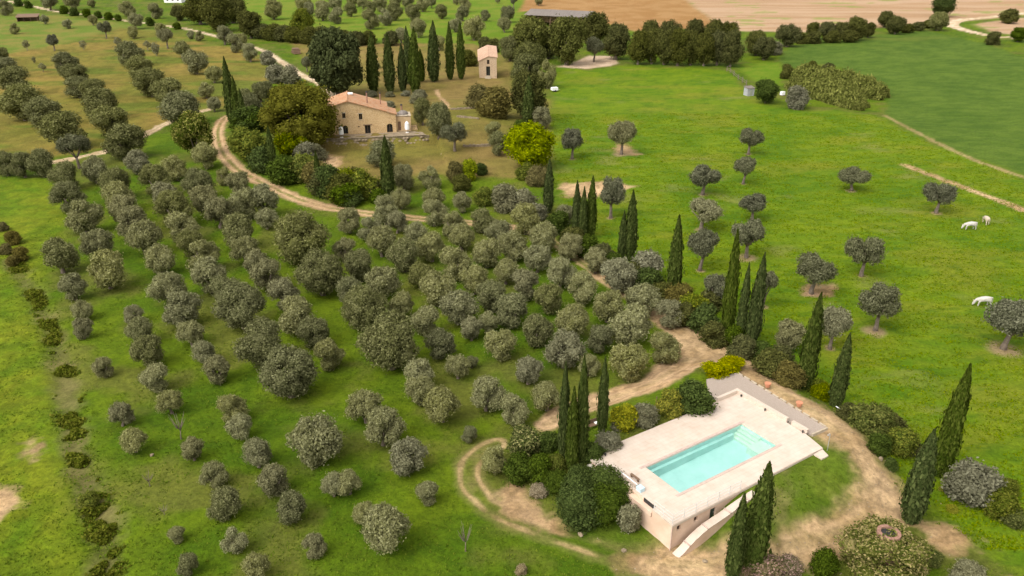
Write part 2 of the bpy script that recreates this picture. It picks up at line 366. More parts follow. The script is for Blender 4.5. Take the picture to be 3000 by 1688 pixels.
col = blend(col, dirt*cc(1.05,1.08,1.15), .75*sstep(1, -1, s_)*sstep(.50, .66, fbm(GX/2.4, GY/1.5, 97, 4)))
# worn, stony verge around the pool track
vd = seg_dist(GX, GY, LINE['poolroad'][0], width=LINE['poolroad'][1])
col = blend(col, dirt*cc(.9,.95,.9), .55*sstep(1.8, -.2, vd+(n2-.5)*4.5+(nf-.5)*2))
for nm, poly in (('pool_lawn', "1690,1330 1738,1378 1838,1352 1933,1348 1998,1335 2068,1306 2128,1266 2156,1205 2128,1142 2060,1110 1990,1130 1880,1190"), ('bank_grass', "1360,1235 1420,1290 1440,1340 1500,1362 1600,1372 1650,1376 1610,1335 1560,1290 1480,1250")):
    REG[nm] = polyP(poly); s_ = sdf(GX, GY, REG[nm]); k = sstep(1.2, -1.4, s_+(n2-.5)*3.0+(nf-.5)*1.4)
    c1 = lerp(cc(.060,.105,.005), cc(.11,.145,.014), .5*t1+.5*t2); c1 = lerp(c1, cc(.20,.17,.06), .6*sstep(.5,.7,fbm(GX/4,GY/4,81,4))); col = blend(col, c1*(.85+.2*tf[:, None]), k)
# bare rings under the pasture olives get added with the trees; the ditch on the left
DITCH = smooth(*lineP("30,650,1.7 60,700,1.9 95,760,1.7 125,830,1.7 150,910,2.2 165,960,2.2 175,1030,2.2 185,1090,1.7 205,1160,1.9 225,1230,2.0 250,1290,2.0 262,1360,2.0 270,1449,2.0"))
dd = seg_dist(GX, GY, DITCH[0], width=DITCH[1])
col = blend(col, lerp(cc(.17,.14,.055), cc(.10,.095,.03), t2), .7*sstep(1.2, -.9, dd+(n2-.5)*2.4))
GZ = GZ-.3*sstep(1.2, -.9, dd)
RINGS = []
def ring(x, y, r): RINGS.append((x, y, r))
def finish_ground():
    global col
    for x, y, r in RINGS:
        sel = np.where((np.abs(GX-x) < r*2.5) & (np.abs(GY-y) < r*2.5))[0]
        if len(sel):
            d = np.hypot(GX[sel]-x, GY[sel]-y)+(n2[sel]-.5)*1.2
            m = .7*sstep(r*1.15, r*.4, d); col[sel] = col[sel]*(1-m[:, None])+cc(.33,.215,.135)*m[:, None]
    m_, nt, b = new_mat('ground')
    at_ = nt.nodes.new('ShaderNodeAttribute'); at_.attribute_name = 'soil'
    tc = nt.nodes.new('ShaderNodeTexCoord')
    n = nt.nodes.new('ShaderNodeTexNoise'); n.inputs['Scale'].default_value = 2.4; n.inputs['Detail'].default_value = 8; n.inputs['Roughness'].default_value = .75
    nt.links.new(tc.outputs['Object'], n.inputs['Vector'])
    mr = nt.nodes.new('ShaderNodeMapRange'); mr.inputs[1].default_value = .3; mr.inputs[2].default_value = .7; mr.inputs[3].default_value = .62; mr.inputs[4].default_value = 1.34
    nt.links.new(n.outputs['Fac'], mr.inputs[0])
    hv = nt.nodes.new('ShaderNodeHueSaturation'); nt.links.new(at_.outputs['Color'], hv.inputs['Color']); nt.links.new(mr.outputs[0], hv.inputs['Value'])
    nt.links.new(hv.outputs[0], b.inputs['Base Color']); b.inputs['Roughness'].default_value = 1; b.inputs['Specular IOR Level'].default_value = .1
    bp = nt.nodes.new('ShaderNodeBump'); bp.inputs['Strength'].default_value = .7; bp.inputs['Distance'].default_value = .25
    nt.links.new(n.outputs['Fac'], bp.inputs['Height']); nt.links.new(bp.outputs[0], b.inputs['Normal'])
    nr, nc = len(ys), len(ss)
    idx = np.arange(nr*nc).reshape(nr, nc)
    F = np.stack([idx[:-1, :-1], idx[:-1, 1:], idx[1:, 1:], idx[1:, :-1]], -1).reshape(-1, 4)
    cx = GX[F].mean(1); cy = GY[F].mean(1)
    lab = np.zeros(len(F), int); names = ['orchard_ground']
    for nm, key in (('grass_strip','strip'),('meadow','meadow'),('meadow','meadowgreen'),('far_lawn','lawnfar'),('garden_lawn','garden'),('pasture','pasture'),
                    ('crop_field','crop'),('crop_field','cropnook'),('ploughed_field','plough'),('stubble_field','stubble'),('stubble_field','stubble2'),('gravel_court','court'),('pool_lawn','pool_lawn'),('bank_grass','bank_grass')):
        if nm not in names: names.append(nm)
        lab[sdf(cx, cy, REG[key]) < 0] = names.index(nm)
    lab[seg_dist(cx, cy, DITCH[0], width=DITCH[1]) < 0] = len(names); names.append('ditch')
    for nm, keys in (('driveway', ('upper', 'lower', 'path')), ('dirt_road', ('poolroad', 'poolbranch')), ('wheel_tracks', ('loop', 'east')), ('farm_road', ('topright', 'topright2'))):
        for key in keys: lab[seg_dist(cx, cy, LINE[key][0], width=LINE[key][1]) < 0] = len(names)
        names.append(nm)
    V = np.stack([GX, GY, GZ], 1); colA = np.concatenate([np.clip(col, 0, 1), np.ones((len(col), 1))], 1).astype(np.float32)
    for i, nm in enumerate(names):
        f = F[lab == i]
        if not len(f): continue
        u, inv = np.unique(f, return_inverse=True)
        me = np_mesh(nm, V[u], inv.reshape(f.shape), m_, True)
        a = me.attributes.new('soil', 'FLOAT_COLOR', 'POINT'); a.data.foreach_set('color', colA[u].ravel())
        tag(link_mesh(nm, me), kind='structure')
# ------------------------------------------------------------------ materials of built things
M['paving'] = noisy('paving', [(.485,.385,.305),(.545,.45,.37),(.59,.505,.425)], .7, .7, .05)
M['paving_edge'] = noisy('paving_edge', [(.49,.39,.31),(.57,.475,.39)], 2.0, .7, .1)
M['plaster'] = noisy('plaster', [(.54,.37,.26),(.60,.425,.31),(.66,.49,.37)], .6, .9, .1)
M['coping'] = noisy('coping', [(.40,.29,.24),(.52,.40,.34)], 3, .7, .1)
M['tiles_pool'] = noisy('tiles_pool', [(.44,.66,.62),(.52,.73,.69),(.60,.79,.75)], .5, .35)
M['pool_steps'] = noisy('pool_steps', [(.62,.74,.62),(.74,.82,.70)], 1.5, .4)
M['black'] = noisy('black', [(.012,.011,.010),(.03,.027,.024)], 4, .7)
M['dark_green'] = noisy('dark_green', [(.02,.04,.03),(.035,.06,.045)], 4, .6)
M['white'] = noisy('white', [(.72,.71,.68),(.82,.81,.79)], 3, .7)
M['canvas'] = noisy('canvas', [(.74,.72,.68),(.84,.83,.80)], 5, .9, .2)
M['steel'] = noisy('steel', [(.45,.45,.45),(.62,.62,.62)], 8, .35, 0, metal=.7)
M['rail'] = noisy('rail', [(.55,.53,.50),(.68,.66,.63)], 8, .5)
M['wood'] = noisy('wood', [(.10,.055,.03),(.20,.12,.07)], 6, .8, .3, stretch=(1,8,1))
M['wood_pale'] = noisy('wood_pale', [(.34,.25,.19),(.50,.40,.33)], 6, .8, .3)
M['blue_box'] = noisy('blue_box', [(.40,.55,.60),(.52,.66,.70)], 3, .6)
M['terracotta'] = noisy('terracotta', [(.42,.16,.08),(.55,.25,.14)], 5, .85, .1)
M['gravel'] = noisy('gravel', [(.26,.20,.155),(.33,.265,.215),(.42,.345,.29)], 14, .95, .5, 8)
M['kerb'] = noisy('kerb', [(.36,.29,.20),(.48,.40,.30)], 3, .9, .4)
M['rock'] = noisy('rock', [(.14,.105,.065),(.23,.175,.11),(.34,.265,.175)], 1.6, .95, .8)
M['rock_pale'] = noisy('rock_pale', [(.36,.32,.26),(.50,.455,.39)], 1.6, .95, .6)
M['sheet_metal'] = noisy('sheet_metal', [(.115,.092,.076),(.16,.132,.112),(.20,.168,.145)], .5, .7, .1, stretch=(6,.4,1))
M['grey_paint'] = noisy('grey_paint', [(.26,.26,.27),(.38,.38,.39)], 3, .7)
M['hide'] = noisy('hide', [(.36,.325,.28),(.54,.50,.45)], 2.5, .9, .1)
M['hide_warm'] = noisy('hide_warm', [(.38,.29,.19),(.54,.465,.37)], 2.0, .9, .1)
M['brick'] = noisy('brick', [(.20,.10,.07),(.34,.19,.13)], 4, .9, .3)
M['ochre_plaster'] = noisy('ochre_plaster', [(.38,.255,.13),(.46,.32,.175),(.52,.38,.23)], 1.2, .9, .2)
def stone(name, cols, scale, joint=(.36,.27,.18)):
    m, nt, b = new_mat(name)
    tc = nt.nodes.new('ShaderNodeTexCoord'); mp = nt.nodes.new('ShaderNodeMapping'); mp.inputs['Scale'].default_value = (scale, scale, scale*1.7)
    nt.links.new(tc.outputs['Object'], mp.inputs[0])
    nz = nt.nodes.new('ShaderNodeTexNoise'); nz.inputs['Scale'].default_value = .35; nz.inputs['Detail'].default_value = 5; nt.links.new(tc.outputs['Object'], nz.inputs['Vector'])
    v = nt.nodes.new('ShaderNodeTexVoronoi'); nt.links.new(mp.outputs[0], v.inputs['Vector'])
    ve = nt.nodes.new('ShaderNodeTexVoronoi'); ve.feature = 'DISTANCE_TO_EDGE'; nt.links.new(mp.outputs[0], ve.inputs['Vector'])
    sp = nt.nodes.new('ShaderNodeSeparateColor'); nt.links.new(v.outputs['Color'], sp.inputs[0])
    ad = nt.nodes.new('ShaderNodeMath'); ad.operation = 'ADD'; nt.links.new(sp.outputs[0], ad.inputs[0]); nt.links.new(nz.outputs['Fac'], ad.inputs[1])
    ml = nt.nodes.new('ShaderNodeMapRange'); ml.inputs[1].default_value = .35; ml.inputs[2].default_value = 1.25; nt.links.new(ad.outputs[0], ml.inputs[0])
    c = ramp_cols(nt, cols, ml.outputs[0])
    mr = nt.nodes.new('ShaderNodeMapRange'); mr.inputs[1].default_value = .02; mr.inputs[2].default_value = .09; nt.links.new(ve.outputs['Distance'], mr.inputs[0])
    mx = nt.nodes.new('ShaderNodeMixRGB'); mx.inputs[1].default_value = (*joint, 1); nt.links.new(mr.outputs[0], mx.inputs[0]); nt.links.new(c, mx.inputs[2])
    nt.links.new(mx.outputs[0], b.inputs['Base Color']); b.inputs['Roughness'].default_value = .95
    bp = nt.nodes.new('ShaderNodeBump'); bp.inputs['Strength'].default_value = .6; bp.inputs['Distance'].default_value = .05
    nt.links.new(mr.outputs[0], bp.inputs['Height']); nt.links.new(bp.outputs[0], b.inputs['Normal'])
    return m
M['house_stone'] = stone('house_stone', [(.25,.14,.05),(.51,.32,.135),(.59,.39,.175),(.70,.52,.29)], 1.35, (.50,.34,.185))
M['tower_stone'] = stone('tower_stone', [(.24,.155,.09),(.44,.30,.18),(.56,.42,.28)], 1.4, (.45,.33,.22))
M['dry_stone'] = stone('dry_stone', [(.13,.10,.055),(.21,.165,.095),(.28,.22,.14)], 1.9, (.12,.095,.05))
def roof_mat(name, cols, ang):
    m, nt, b = new_mat(name)
    tc = nt.nodes.new('ShaderNodeTexCoord'); mp = nt.nodes.new('ShaderNodeMapping'); mp.inputs['Rotation'].default_value = (0, 0, ang); nt.links.new(tc.outputs['Object'], mp.inputs[0])
    wv = nt.nodes.new('ShaderNodeTexWave'); wv.inputs['Scale'].default_value = 1.25; wv.inputs['Distortion'].default_value = .4; nt.links.new(mp.outputs[0], wv.inputs['Vector'])
    n = nt.nodes.new('ShaderNodeTexNoise'); n.inputs['Scale'].default_value = 1.3; n.inputs['Detail'].default_value = 8; n.inputs['Roughness'].default_value = .8; nt.links.new(tc.outputs['Object'], n.inputs['Vector'])
    mr = nt.nodes.new('ShaderNodeMapRange'); mr.inputs[1].default_value = .3; mr.inputs[2].default_value = .7; nt.links.new(n.outputs['Fac'], mr.inputs[0])
    nt.links.new(ramp_cols(nt, cols, mr.outputs[0]), b.inputs['Base Color']); b.inputs['Roughness'].default_value = .9
    bp = nt.nodes.new('ShaderNodeBump'); bp.inputs['Strength'].default_value = .8; bp.inputs['Distance'].default_value = .08
    nt.links.new(wv.outputs['Fac'], bp.inputs['Height']); nt.links.new(bp.outputs[0], b.inputs['Normal'])
    return m
M['roof'] = roof_mat('roof', [(.19,.080,.035),(.37,.165,.072),(.45,.225,.108),(.38,.27,.17),(.52,.31,.16)], math.atan2(HE1[1], HE1[0])+R(90))
M['roof_tower'] = roof_mat('roof_tower', [(.36,.22,.14),(.48,.30,.20),(.56,.40,.29)], R(80))
def glass_dark():
    m, nt, b = new_mat('window_glass'); b.inputs['Base Color'].default_value = (.012,.013,.014,1); b.inputs['Roughness'].default_value = .12; return m
M['pane'] = glass_dark()
def water_mat():
    m, nt, b = new_mat('water'); nt.nodes.remove(b); o = nt.nodes['Material Output']
    t = nt.nodes.new('ShaderNodeBsdfTransparent'); t.inputs[0].default_value = (.86,.98,.965,1)
    g = nt.nodes.new('ShaderNodeBsdfGlossy'); g.inputs['Roughness'].default_value = .03
    f = nt.nodes.new('ShaderNodeFresnel'); f.inputs['IOR'].default_value = 1.33
    n = nt.nodes.new('ShaderNodeTexNoise'); n.inputs['Scale'].default_value = 1.1; n.inputs['Detail'].default_value = 3
    tc = nt.nodes.new('ShaderNodeTexCoord'); nt.links.new(tc.outputs['Object'], n.inputs['Vector'])
    bp = nt.nodes.new('ShaderNodeBump'); bp.inputs['Strength'].default_value = .08; bp.inputs['Distance'].default_value = .05
    nt.links.new(n.outputs['Fac'], bp.inputs['Height']); nt.links.new(bp.outputs[0], g.inputs['Normal']); nt.links.new(bp.outputs[0], f.inputs['Normal'])
    mx = nt.nodes.new('ShaderNodeMixShader'); nt.links.new(f.outputs[0], mx.inputs[0]); nt.links.new(t.outputs[0], mx.inputs[1]); nt.links.new(g.outputs[0], mx.inputs[2])
    nt.links.new(mx.outputs[0], o.inputs[0]); return m
M['water'] = water_mat()

def slabs(m, sx, sy, amt):
    """faint joints of a paving laid in rows, in the object's own frame"""
    nt = m.node_tree; b = nt.nodes['Principled BSDF']; src = b.inputs['Base Color'].links[0].from_socket
    tc = nt.nodes.new('ShaderNodeTexCoord'); br = nt.nodes.new('ShaderNodeTexBrick'); br.inputs['Scale'].default_value = 1
    br.inputs['Brick Width'].default_value = sx; br.inputs['Row Height'].default_value = sy; br.inputs['Mortar Size'].default_value = .018
    br.inputs['Color1'].default_value = (1,1,1,1); br.inputs['Color2'].default_value = (.965,.958,.95,1); br.inputs['Mortar'].default_value = (amt,amt*.95,amt*.9,1)
    nt.links.new(tc.outputs['Object'], br.inputs['Vector'])
    n = nt.nodes.new('ShaderNodeTexNoise'); n.inputs['Scale'].default_value = .35; n.inputs['Detail'].default_value = 7; n.inputs['Roughness'].default_value = .7; nt.links.new(tc.outputs['Object'], n.inputs['Vector'])
    mr = nt.nodes.new('ShaderNodeMapRange'); mr.inputs[1].default_value = .55; mr.inputs[2].default_value = .75; nt.links.new(n.outputs['Fac'], mr.inputs[0])
    st = nt.nodes.new('ShaderNodeMixRGB'); st.inputs[1].default_value = (1,1,1,1); st.inputs[2].default_value = (.88,.78,.66,1); nt.links.new(mr.outputs[0], st.inputs[0])
    m1 = nt.nodes.new('ShaderNodeMixRGB'); m1.blend_type = 'MULTIPLY'; m1.inputs[0].default_value = 1; nt.links.new(src, m1.inputs[1]); nt.links.new(br.outputs['Color'], m1.inputs[2])
    m2 = nt.nodes.new('ShaderNodeMixRGB'); m2.blend_type = 'MULTIPLY'; m2.inputs[0].default_value = 1; nt.links.new(m1.outputs[0], m2.inputs[1]); nt.links.new(st.outputs[0], m2.inputs[2])
    nt.links.new(m2.outputs[0], b.inputs['Base Color'])
slabs(M['paving'], 1.0, .5, .90)
# ------------------------------------------------------------------ the pool terrace (local frame: u along the long side, v across, z=0 at paving level)
def rect(x0, y0, x1, y1): return [(x0,y0),(x1,y0),(x1,y1),(x0,y1)]
HOLE = rect(3.62, 2.78, 16.92, 7.36)
def T(name, label, cat, group=None, loc=(0, 0, 0)):
    x, y = uv2w(loc[0], loc[1]); return empty(name, (x, y, ZD+loc[2]), DA, label, cat, group)
ter = T('pool_terrace', 'pale stone paved terrace around the swimming pool on pink plastered walls', 'terrace')
deck = [(0,0),(18.8,0),(20.25,-.05),(20.85,2.4),(21.15,11.9),(17.95,11.75),(4.4,11.9),(4.3,11.2),(0,11.2),(0,8.1),(.52,8.1),(.52,2.55),(0,2.55)]
MB().prism([deck, HOLE[::-1]], -.16, 0).build('paving', M['paving'], ter)
wall = MB()
wall.prism([[(.45,.45),(19.9,.45),(20.75,2.4),(21.05,11.8),(17.95,11.65),(4.5,11.8),(4.4,11.1),(.45,11.1)], rect(3.4,2.55,17.15,7.6)[::-1]], -3.6, -.163)
wall.build('retaining_core', M['plaster'], ter)
openings = [rect(.62,-1.02,1.14,-.44), rect(2.68,-1.02,3.2,-.44), rect(4.72,-1.95,5.5,-.5)]
sw = MB(); sw.upright([[(0.02,-3.4),(19.6,-3.4),(19.6,-.163),(0.02,-.163)]]+[o[::-1] for o in openings], (0, .03), (1, 0), .41)
sw.build('front_wall', M['plaster'], ter)
s2 = MB(); s2.box(.02,.445,-3.4,.44,11.12,-.9); s2.box(.02,.445,-.9,.44,2.5,-.163); s2.box(.02,8.15,-.9,.44,11.12,-.163)
s2.build('side_wall', M['plaster'], ter)
l = MB(); l.box(-.06,2.56,-.9,.51,8.09,-.42); l.build('ledge', M['plaster'], ter)
l = MB(); l.box(.44,2.62,-.40,.515,4.1,-.02); l.build('recess_shade', M['black'], ter)  # black strip stands for the shade inside the recess slot
nw = MB(); nw.box(20.92,2.45,.0,21.25,4.35,.46); nw.box(20.92,4.95,.0,21.25,11.95,.46); nw.build('low_wall', M['paving_edge'], ter)
nw = MB(); nw.box(18.0,11.6,.0,20.915,11.95,.44); nw.box(17.85,11.6,0,17.995,12.1,.5); nw.build('end_wall', M['paving_edge'], ter)
st = MB(); st.prism([[(18.82,-1.02),(19.83,-1.02),(20.2,-.06),(18.82,-.06)]], -.5, -.12); st.build('step', M['paving_edge'], ter)
ed = MB(); ed.box(-.03,-.045,-.28,18.78,-.004,-.05); ed.build('slab_edge', M['paving_edge'], ter)
for i, o in enumerate(openings[:2]):
    f = MB()
    x0, z0, x1, z1 = o[0][0], o[0][1], o[2][0], o[2][1]
    f.box(x0+.003,.2,z0+.003,x0+.06,.25,z1-.003); f.box(x1-.06,.2,z0+.003,x1-.003,.25,z1-.003); f.box(x0+.061,.2,z1-.06,x1-.061,.25,z1-.003); f.box(x0+.061,.2,z0+.003,x1-.061,.25,z0+.06)
    wn = f.build('window', M['wood'], ter)
    MB().box(x0+.061,.215,z0+.061,x1-.061,.235,z1-.061).build('pane', M['pane'], wn)
d = MB().box(4.725,.22,-1.945,5.495,.27,-.505).build('door', M['dark_green'], ter)
MB().box(5.35,.195,-1.25,5.41,.218,-1.1).build('handle', M['steel'], d)
MB().cyl(-.02,-.03,-3.3,-.3,.045,n=8).build('downpipe', M['coping'], ter)
# the stepped flank wall that curves down to the south corner
prof = [(-.1,-2.75),(.6,-2.45),(1.2,-2.05),(1.9,-1.66),(2.7,-1.35),(3.6,-1.1),(4.5,-.98),(5.4,-.86),(7,-.56),(8.4,-.33),(9.6,-.22)]
fw = T('flank_wall', 'white topped curving flank wall stepping down to the corner of the pool terrace', 'wall')
b = MB(); cp = MB()
for (u0, z0), (u1, z1) in zip(prof[:-1], prof[1:]):
    vi = -.42; vo = -1.12
    b.add([(u0,vi,-3.4),(u1,vi,-3.4),(u1,vo,-3.4),(u0,vo,-3.4),(u0,vi,z0-.07),(u1,vi,z1-.07),(u1,vo,z1-.07),(u0,vo,z0-.07)], [(0,1,5,4),(2,3,7,6),(1,2,6,5),(3,0,4,7),(4,5,6,7)])
    cp.add([(u0,vi+.03,z0-.068),(u1,vi+.03,z1-.068),(u1,vo-.04,z1-.068),(u0,vo-.04,z0-.068),(u0,vi+.03,z0),(u1,vi+.03,z1),(u1,vo-.04,z1),(u0,vo-.04,z0)], [(0,1,5,4),(2,3,7,6),(1,2,6,5),(3,0,4,7),(4,5,6,7),(3,2,1,0)])
b.build('wall', M['plaster'], fw); cp.build('capping', M['paving'], fw)
for u, z in ((1.15,-2.06),(3.25,-1.2),(6.0,-.74),(8.3,-.34)):
    MB().box(u,-1.18,z-.05,u+.12,-.38,z+.10).build('divider', M['coping'], fw)
# pool
pool = T('swimming_pool', 'rectangular turquoise swimming pool with corner steps set in the pale terrace', 'swimming pool')
b = MB(); X0, Y0, X1, Y1 = 3.62, 2.78, 16.92, 7.36
b.add([(X0,Y0,-1.55),(X1,Y0,-1.25),(X1,Y1,-1.25),(X0,Y1,-1.55),(X0,Y0,-.161),(X1,Y0,-.161),(X1,Y1,-.161),(X0,Y1,-.161),
       (X0-.15,Y0-.15,-1.8),(X1+.15,Y0-.15,-1.8),(X1+.15,Y1+.15,-1.8),(X0-.15,Y1+.15,-1.8),(X0-.15,Y0-.15,-.161),(X1+.15,Y0-.15,-.161),(X1+.15,Y1+.15,-.161),(X0-.15,Y1+.15,-.161)],
      [(0,1,2,3),(0,4,5,1),(1,5,6,2),(2,6,7,3),(3,7,4,0),(8,11,10,9),(8,9,13,12),(9,10,14,13),(10,11,15,14),(11,8,12,15),(4,12,13,5),(5,13,14,6),(6,14,15,7),(7,15,12,4)])
b.build('basin', M['tiles_pool'], pool)
for i in range(4):
    MB().box(X1-.34*(i+1),4.75,-1.45,X1-.34*i-.004,Y1-.004,-.30-.24*i).build('step', M['pool_steps'], pool)
MB().box(X1-2.1,Y0+.004,-1.5,X1-.004,4.745,-.55).build('shelf', M['pool_steps'], pool)
MB().box(X0+.004,Y1-.32,-1.6,X1-1.4,Y1-.004,-.62).build('bench', M['tiles_pool'], pool)
MB().box(3.05,7.365,.002,17.35,7.66,.03).build('coping', M['coping'], pool)
MB().box(3.05,2.48,.002,17.35,2.775,.03).build('coping', M['coping'], pool)
wm = MB().add([(X0+.002,Y0+.002,0),(X1-.002,Y0+.002,0),(X1-.002,Y1-.002,0),(X0+.002,Y1-.002,0)], [(0,1,2,3)]).mesh('water', M['water'])
x, y = uv2w(0, 0); tag(link_mesh('water', wm, None, (x, y, ZD-.17), DA), kind='structure')
# railing
rl = T('railing', 'slim pale metal railing along the high corner of the pool terrace', 'railing')
for u in [.08]+[1.45+1.42*i for i in range(6)]:
    MB().box(u-.02,.06,.002,u+.02,.10,1.0).build('post', M['rail'], rl)
MB().box(.06,2.36,.002,.10,2.40,1.0).build('post', M['rail'], rl); MB().box(.06,1.2,.002,.10,1.24,1.0).build('post', M['rail'], rl)
for z in (.32,.66,1.0):
    MB().box(.101,.065,z,8.58,.095,z+.03).build('rail', M['rail'], rl); MB().box(.065,.101,z+.001,.095,2.38,z+.031).build('rail', M['rail'], rl)
# things on the terrace
sl = T('sun_lounger', 'slatted sun lounger standing along the shrub side of the pool terrace', 'sun lounger', loc=(.6,5.5,0))
MB().box(.02,0,.25,.06,2.4,.30).box(.56,0,.25,.60,2.4,.30).build('frame', M['wood_pale'], sl)
for i in range(3): MB().box(.09+.16*i,.03,.302,.20+.16*i,2.38,.33).build('slat', M['wood_pale'] if i != 1 else M['white'], sl)
for a, b_ in ((.03,.1),(.57,.1),(.03,2.25),(.57,2.25)): MB().box(a-.025,b_,0.003,a+.025,b_+.05,.249).build('leg', M['wood_pale'], sl)
bd = T('bench', 'small dark brown wooden bench beside the slatted lounger', 'bench', loc=(1.32,5.9,0))
MB().box(0,0,.36,.26,1.15,.41).build('seat', M['wood'], bd)
for a in (.1,1.0): MB().box(.02,a,.003,.24,a+.06,.359).build('leg', M['wood'], bd)
bx = T('storage_box', 'pale blue storage box at the end of the slatted lounger', 'box', loc=(.62,4.75,0))
MB().box(0,0,.003,.5,.6,.34).build('body', M['blue_box'], bx); MB().box(-.02,-.02,.341,.52,.62,.40).build('lid', M['blue_box'], bx)
for i, (u, v, wh) in enumerate([(20.75,10.9,'by the low wall near the far corner of the terrace'),(20.72,7.6,'at the foot of the low wall, middle of its length'),(20.7,2.75,'at the near end of the low wall by the gravel terrace'),
        (14.6,11.45,'on the terrace edge below the dark green shrub'),(1.55,10.85,'in the left corner of the terrace')]):
    lp = T('deck_lamp', 'small dark lamp '+wh, 'lamp', 'small lamps on the pool terrace', (u, v, 0))
    MB().cyl(0,0,.002,.18,.05,n=8).build('stem', M['black'], lp); MB().cyl(0,0,.181,.30,.11,.09,n=10).build('head', M['black'], lp)
sp = T('shower_pole', 'thin grey shower pole at the right hand corner of the pool terrace', 'shower', loc=(20.55,-.35,-.3))
MB().tube([(0,0,0),(0,0,2.0),(-.15,0,2.12),(-.3,0,2.05)], .035, 6).build('pole', M['steel'], sp); MB().cyl(-.3,0,1.97,2.04,.09,n=8).build('head', M['steel'], sp)
# gravel terrace
gt = T('gravel_terrace', 'grey gravel terrace with a stone kerb behind the low wall of the pool', 'terrace')
gp = [(21.27,2.15),(23.5,2.0),(24.4,14.8),(20.4,15.7),(18.2,13.2),(18.2,12.15),(21.27,12.15)]
MB().prism([gp], -.5, -.02).build('gravel', M['gravel'], gt)
def kerbrun(p, q, par):
    n = max(1, int(math.hypot(q[0]-p[0], q[1]-p[1])/1.0)); r = random.Random(5)
    for i in range(n):
        a = i/n+.01; c_ = (i+1)/n-.01
        MB().obox((p[0]+(q[0]-p[0])*a, p[1]+(q[1]-p[1])*a), (p[0]+(q[0]-p[0])*c_, p[1]+(q[1]-p[1])*c_), .16, -.55, .06+r.uniform(-.02,.03)).build('kerb_stone', M['kerb'], par)
kerbrun((21.3,2.05),(23.6,1.92),gt); kerbrun((23.62,2.02),(24.52,14.9),gt)
for (cx_, cy_, wh) in ((635,42,'on the gravel terrace kerb, the farther of two'), (872,188,'on the gravel terrace kerb, the nearer of two')):
    X, Y, Z = ground(*px('33', cx_, cy_)); Z = ZD+.06
    po = empty('flower_pot', (X, Y, Z-.05), 0, 'orange terracotta pot with small plant '+wh, 'flower pot', 'terracotta pots on the gravel kerb')
    MB().cyl(0,0,0,.42,.24,.34,n=12).build('pot', M['terracotta'], po); MB().cyl(0,0,.421,.50,.37,.37,n=12).build('rim', M['terracotta'], po)

# ------------------------------------------------------------------ farmhouse
ho = empty('farmhouse', (H0[0], H0[1], 2.0), math.atan2(HE1[1], HE1[0]), 'two storey stone farmhouse with a terracotta tiled roof beside the round tree', 'house')
def arch(x0, x1, z0, z1, n=8):
    r = (x1-x0)/2; cx_ = (x0+x1)/2; zs = z1-r*.8
    return [(x0,z0),(x1,z0)]+[(cx_+r*math.cos(math.pi*i/n), zs+r*.8*math.sin(math.pi*i/n)) for i in range(n+1)]
TL, PK, TR = -2.4, 4.8, 16.3; zl, zp, zr = 5.95, 8.1, 4.6
Hd = {'w1': rect(3.3,4.05,4.1,5.3), 'w2': rect(7.3,3.55,8.15,5.0), 'arch1': arch(3.2,4.45,.15,2.25), 'hole': rect(6.95,1.65,7.3,2.0), 'door': rect(8.55,.05,9.95,2.1), 'arch2': arch(13.95,15.4,.08,2.25)}
fwl = MB(); fwl.upright([[(TL,-.6),(TR,-.6),(TR,zr),(PK,zp),(TL,zl)]]+[h[::-1] for h in Hd.values()], (0, 0), (1, 0), .5); fwl.build('wall', M['house_stone'], ho)
fwl = MB().upright([[(TL,-.6),(14.2,-.6),(14.2,5.15),(PK,zp),(TL,zl)]], (0, 9.6), (1, 0), .4); fwl.build('wall', M['house_stone'], ho)
for q_ in ((TL,.505,-.6,TL+.5,9.595,zl-.02),(13.75,4.9,-.6,14.2,9.595,5.0),(TR-.45,.505,-.6,TR,5.2,zr-.02),(14.21,4.8,-.6,TR-.455,5.2,4.9)):
    MB().box(*q_).build('wall', M['house_stone'], ho)
def roof_slab(pts, th, name, par, m):
    """pts: four corners (x,y,z) counter-clockwise from above"""
    v = [(*p[:2], p[2]+.03) for p in pts]+[(*p[:2], p[2]+.03+th) for p in pts]
    return MB().add(v, [(3,2,1,0),(4,5,6,7),(0,1,5,4),(1,2,6,5),(2,3,7,6),(3,0,4,7)]).build(name, m, par)
sR = (zp-zr)/(TR-PK); sL = (zp-zl)/(PK-TL)
rf = roof_slab([(PK+.004,-.35,zp),(14.6,-.35,zp-sR*(14.6-PK)),(14.6,10.2,zp-sR*(14.6-PK)+.35),(PK+.004,10.2,zp+.35)], .2, 'roof', ho, M['roof'])
roof_slab([(14.605,-.35,zp-sR*(14.6-PK)-.05),(TR+.3,-.35,zr-sR*.3-.05),(TR+.3,5.6,zr-sR*.3+.05),(14.605,5.6,zp-sR*(14.6-PK)+.05)], .18, 'roof', ho, M['roof'])
roof_slab([(TL-.4,-.35,zl-sL*.4),(PK-.004,-.35,zp),(PK-.004,10.2,zp+.35),(TL-.4,10.2,zl-sL*.4+.35)], .2, 'roof', ho, M['roof'])
MB().tube([(PK,-.36,zp+.22),(PK,10.2,zp+.57)], .16, 8).build('ridge', M['roof'], rf)
def chimney(x, y, z0, z1, r, par, m):
    c_ = MB().cyl(x, y, z0, z1, r, n=8).build('chimney', m, par); MB().cyl(x, y, z1+.001, z1+.3, r*1.7, r*1.2, n=8).build('cowl', M['black'], c_); return c_
chimney(9.6, 3.2, zp-sR*(9.6-PK), 9.5, .17, rf, M['brick']); chimney(12.9, 5.5, zp-sR*(12.9-PK), 8.7, .15, rf, M['brick'])
MB().box(4.95,6.9,8.45,6.2,8.3,8.72).build('skylight', M['white'], rf)
